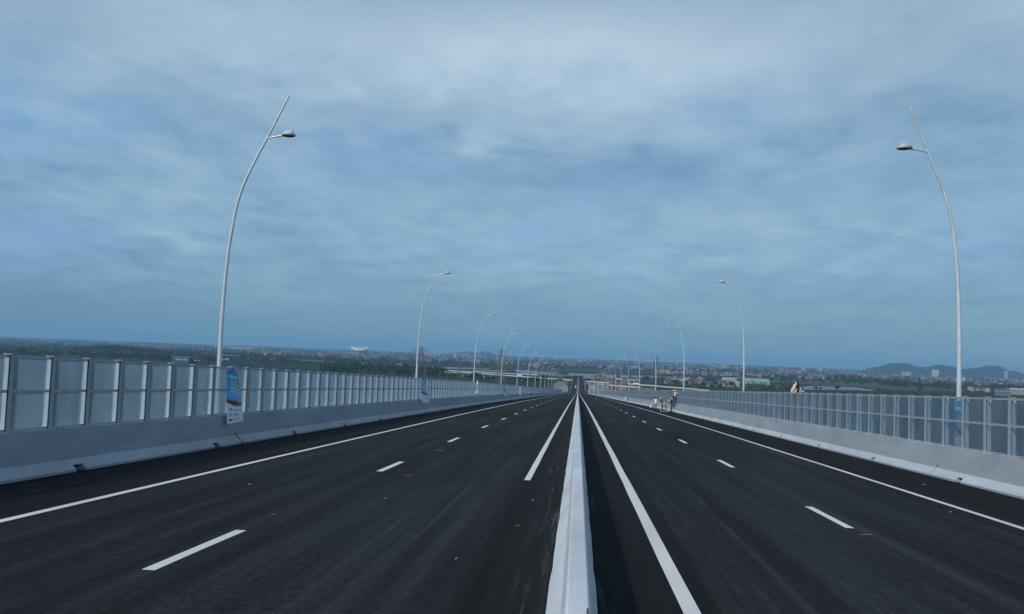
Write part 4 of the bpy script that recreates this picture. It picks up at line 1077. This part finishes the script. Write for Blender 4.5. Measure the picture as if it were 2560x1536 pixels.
def truck(px, py, Z, label, rz, bodym):
    g = on_ground(px, py-horizon_y(px), Z); root = empty('truck', g, rz); tag(root, label, 'truck')
    mb = MB(); mb.box((0, .8, 2.2), (2.4, 8.2, 2.7)); mb.build('cargo_box', M[bodym], root)
    mb = MB(); mb.box((0, -4.5, 1.6), (2.3, 1.8, 2.2)); mb.build('cab', M['carw'], root)
    for yy in (-4.3, 1.8, 3.6):
        mb = MB(); mb.tube([(-1.2, yy, .5), (1.2, yy, .5)], .5, 10); mb.build('wheel', M['tyre'], root)
g1 = facing(1300)+1.45
truck(1300.5, 946.6, -40.1, 'white box truck crossing on the nearer left viaduct', g1, 'carw')
truck(1592, 968, -40.1, 'white box truck crossing on the right viaduct', g1, 'carw')

# grey heap and small works beside the far dip
def heap(px, py, w, h, mat, label):
    p = py-horizon_y(px); g = on_ground(px, p); bm = bmesh.new(); bmesh.ops.create_icosphere(bm, subdivisions=4, radius=1)
    for v in bm.verts:
        n = 1+.35*mnoise.noise(v.co*1.8)+.15*mnoise.noise(v.co*5); v.co = Vector((v.co.x*w*n, v.co.y*w*.8*n, max(-.02, v.co.z)*h*n))
    me = bpy.data.meshes.new('spoil_heap'); bm.to_mesh(me); bm.free(); me.materials.append(mat)
    o = bpy.data.objects.new('spoil_heap', me); COL.objects.link(o); o.location = g; tag(o, label, 'heap')
heap(1416, 981, 7, 6.5, plain('grey_spoil', (.17, .20, .20), .95, 0, .4, .15), 'large grey heap beside the left edge of the far dip')
heap(1408, 984, 7, 2.5, M['soil'], 'low pale sand heap left of the large grey heap')
def tower(px, yb, yt, label):
    p = yb-horizon_y(px); g = on_ground(px, p); dist = 50*F/p; h = (yb-yt)/F*dist
    root = empty('batching_tower', g, facing(px)); tag(root, label, 'tower')
    mb = MB(); mb.box((0, 0, h*.42), (h*.26, h*.26, h*.5)); mb.build('silo_body', M['rust'], root)
    mb = MB(); mb.lathe((-h*.08, 0, h*.5), [(h*.03, 0), (h*.11, h*.1), (h*.11, h*.38), (h*.04, h*.44)], 14); mb.lathe((h*.12, 0, h*.55), [(h*.02, 0), (h*.05, h*.08), (h*.04, h*.45)], 10); mb.build('silo', M['cream'], root)
    mb = MB()
    for sx in (-1, 1):
        for sy in (-1, 1): mb.tube([(sx*h*.12, sy*h*.12, 0), (sx*h*.12, sy*h*.12, h*.3)], h*.02, 6)
    mb.build('support', M['lattice'], root)
tower(1511.5, 966, 937, 'pale and brown batching tower right of the far road')
# tall pale light masts of the works beside the right parapet
for i, (px, yb, yt) in enumerate(((1472.5, 988, 966), (1484.5, 985, 952), (1495, 985, 960), (1505, 984, 962))):
    dist = 760; p0 = on_y(px, yb, dist); p1 = on_y(px, yt, dist)
    mb = MB(); hgt = p1.z-GZ; mb.tube([(0, 0, 0), (0, 0, hgt)], [.32, .18], 8); mb.box((0, 0, hgt), (1.6, .3, .25))
    o = mb.build('works_mast', M['frame']); o.location = (p0.x, dist, GZ)
    tag(o, 'plain white mast in the works yard past the end of the right barrier', 'mast', 'white masts in the works yard')

# ------------------------------------------------------------------ hills
def ridge(pix, dist, depth, mat, seed, wav=2.0):
    xs = [a for a, _ in pix]; n = 160; mb = MB(); rows = 9
    for i in range(n+1):
        x = xs[0]+(xs[-1]-xs[0])*i/n
        for (xa, ya), (xb, yb) in zip(pix, pix[1:]):
            if xa <= x <= xb: t = (x-xa)/(xb-xa); t = t*t*(3-2*t); yy = ya+(yb-ya)*t; break
        h = (horizon_y(x)-yy-1.5)/F*dist+50
        v = ray(x, horizon_y(x)); v = Vector((v.x, v.y, 0)).normalized(); v /= v.dot(Vector((-math.sin(YAW), math.cos(YAW), 0)))
        for j in range(rows):
            s = -1+2*j/(rows-1); k = max(0, 1-abs(s)**1.4)
            nz = mnoise.noise(Vector((x*.03, s*2.5, seed)))
            hh = h*k+(nz*h*.16*(k*(1-k)*4) if k < 1 else 0)+wav*mnoise.noise(Vector((x*.18, s*4, seed+4)))*k
            q = v*(dist+s*depth+160*mnoise.noise(Vector((x*.02, s, 9))))
            mb.v.append((CAM.x+q.x, q.y, GZ-.5+max(0, hh)))
    for i in range(n):
        for j in range(rows-1):
            a = i*rows+j; mb.f.append([a, a+rows, a+rows+1, a+1]); mb.m.append(0)
    o = mb.build('hills', mat, smooth=True, fix=True); tag(o, kind='structure'); return o
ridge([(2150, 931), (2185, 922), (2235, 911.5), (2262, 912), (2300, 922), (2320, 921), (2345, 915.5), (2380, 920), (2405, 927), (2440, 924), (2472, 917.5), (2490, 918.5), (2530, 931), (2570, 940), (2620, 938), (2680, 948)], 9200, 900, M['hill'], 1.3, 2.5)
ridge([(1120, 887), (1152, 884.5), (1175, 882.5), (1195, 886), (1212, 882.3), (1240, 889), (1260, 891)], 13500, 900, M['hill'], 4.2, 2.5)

# ------------------------------------------------------------------ air
mb = MB(); mb.box((0, 0, (GZ-1.2+118)/2), (52000, 52000, 118-(GZ-1.2)))
hz = bpy.data.materials.new('haze_air'); hz.use_nodes = True; t = hz.node_tree; t.nodes.clear()
o_ = t.nodes.new('ShaderNodeOutputMaterial'); v_ = t.nodes.new('ShaderNodeVolumePrincipled'); t.links.new(v_.outputs[0], o_.inputs['Volume'])
v_.inputs['Color'].default_value = (.37, .69, 1.0, 1); v_.inputs['Density'].default_value = 7.8e-5; v_.inputs['Anisotropy'].default_value = 0.0
hzo = mb.build('haze', hz); tag(hzo, kind='stuff')
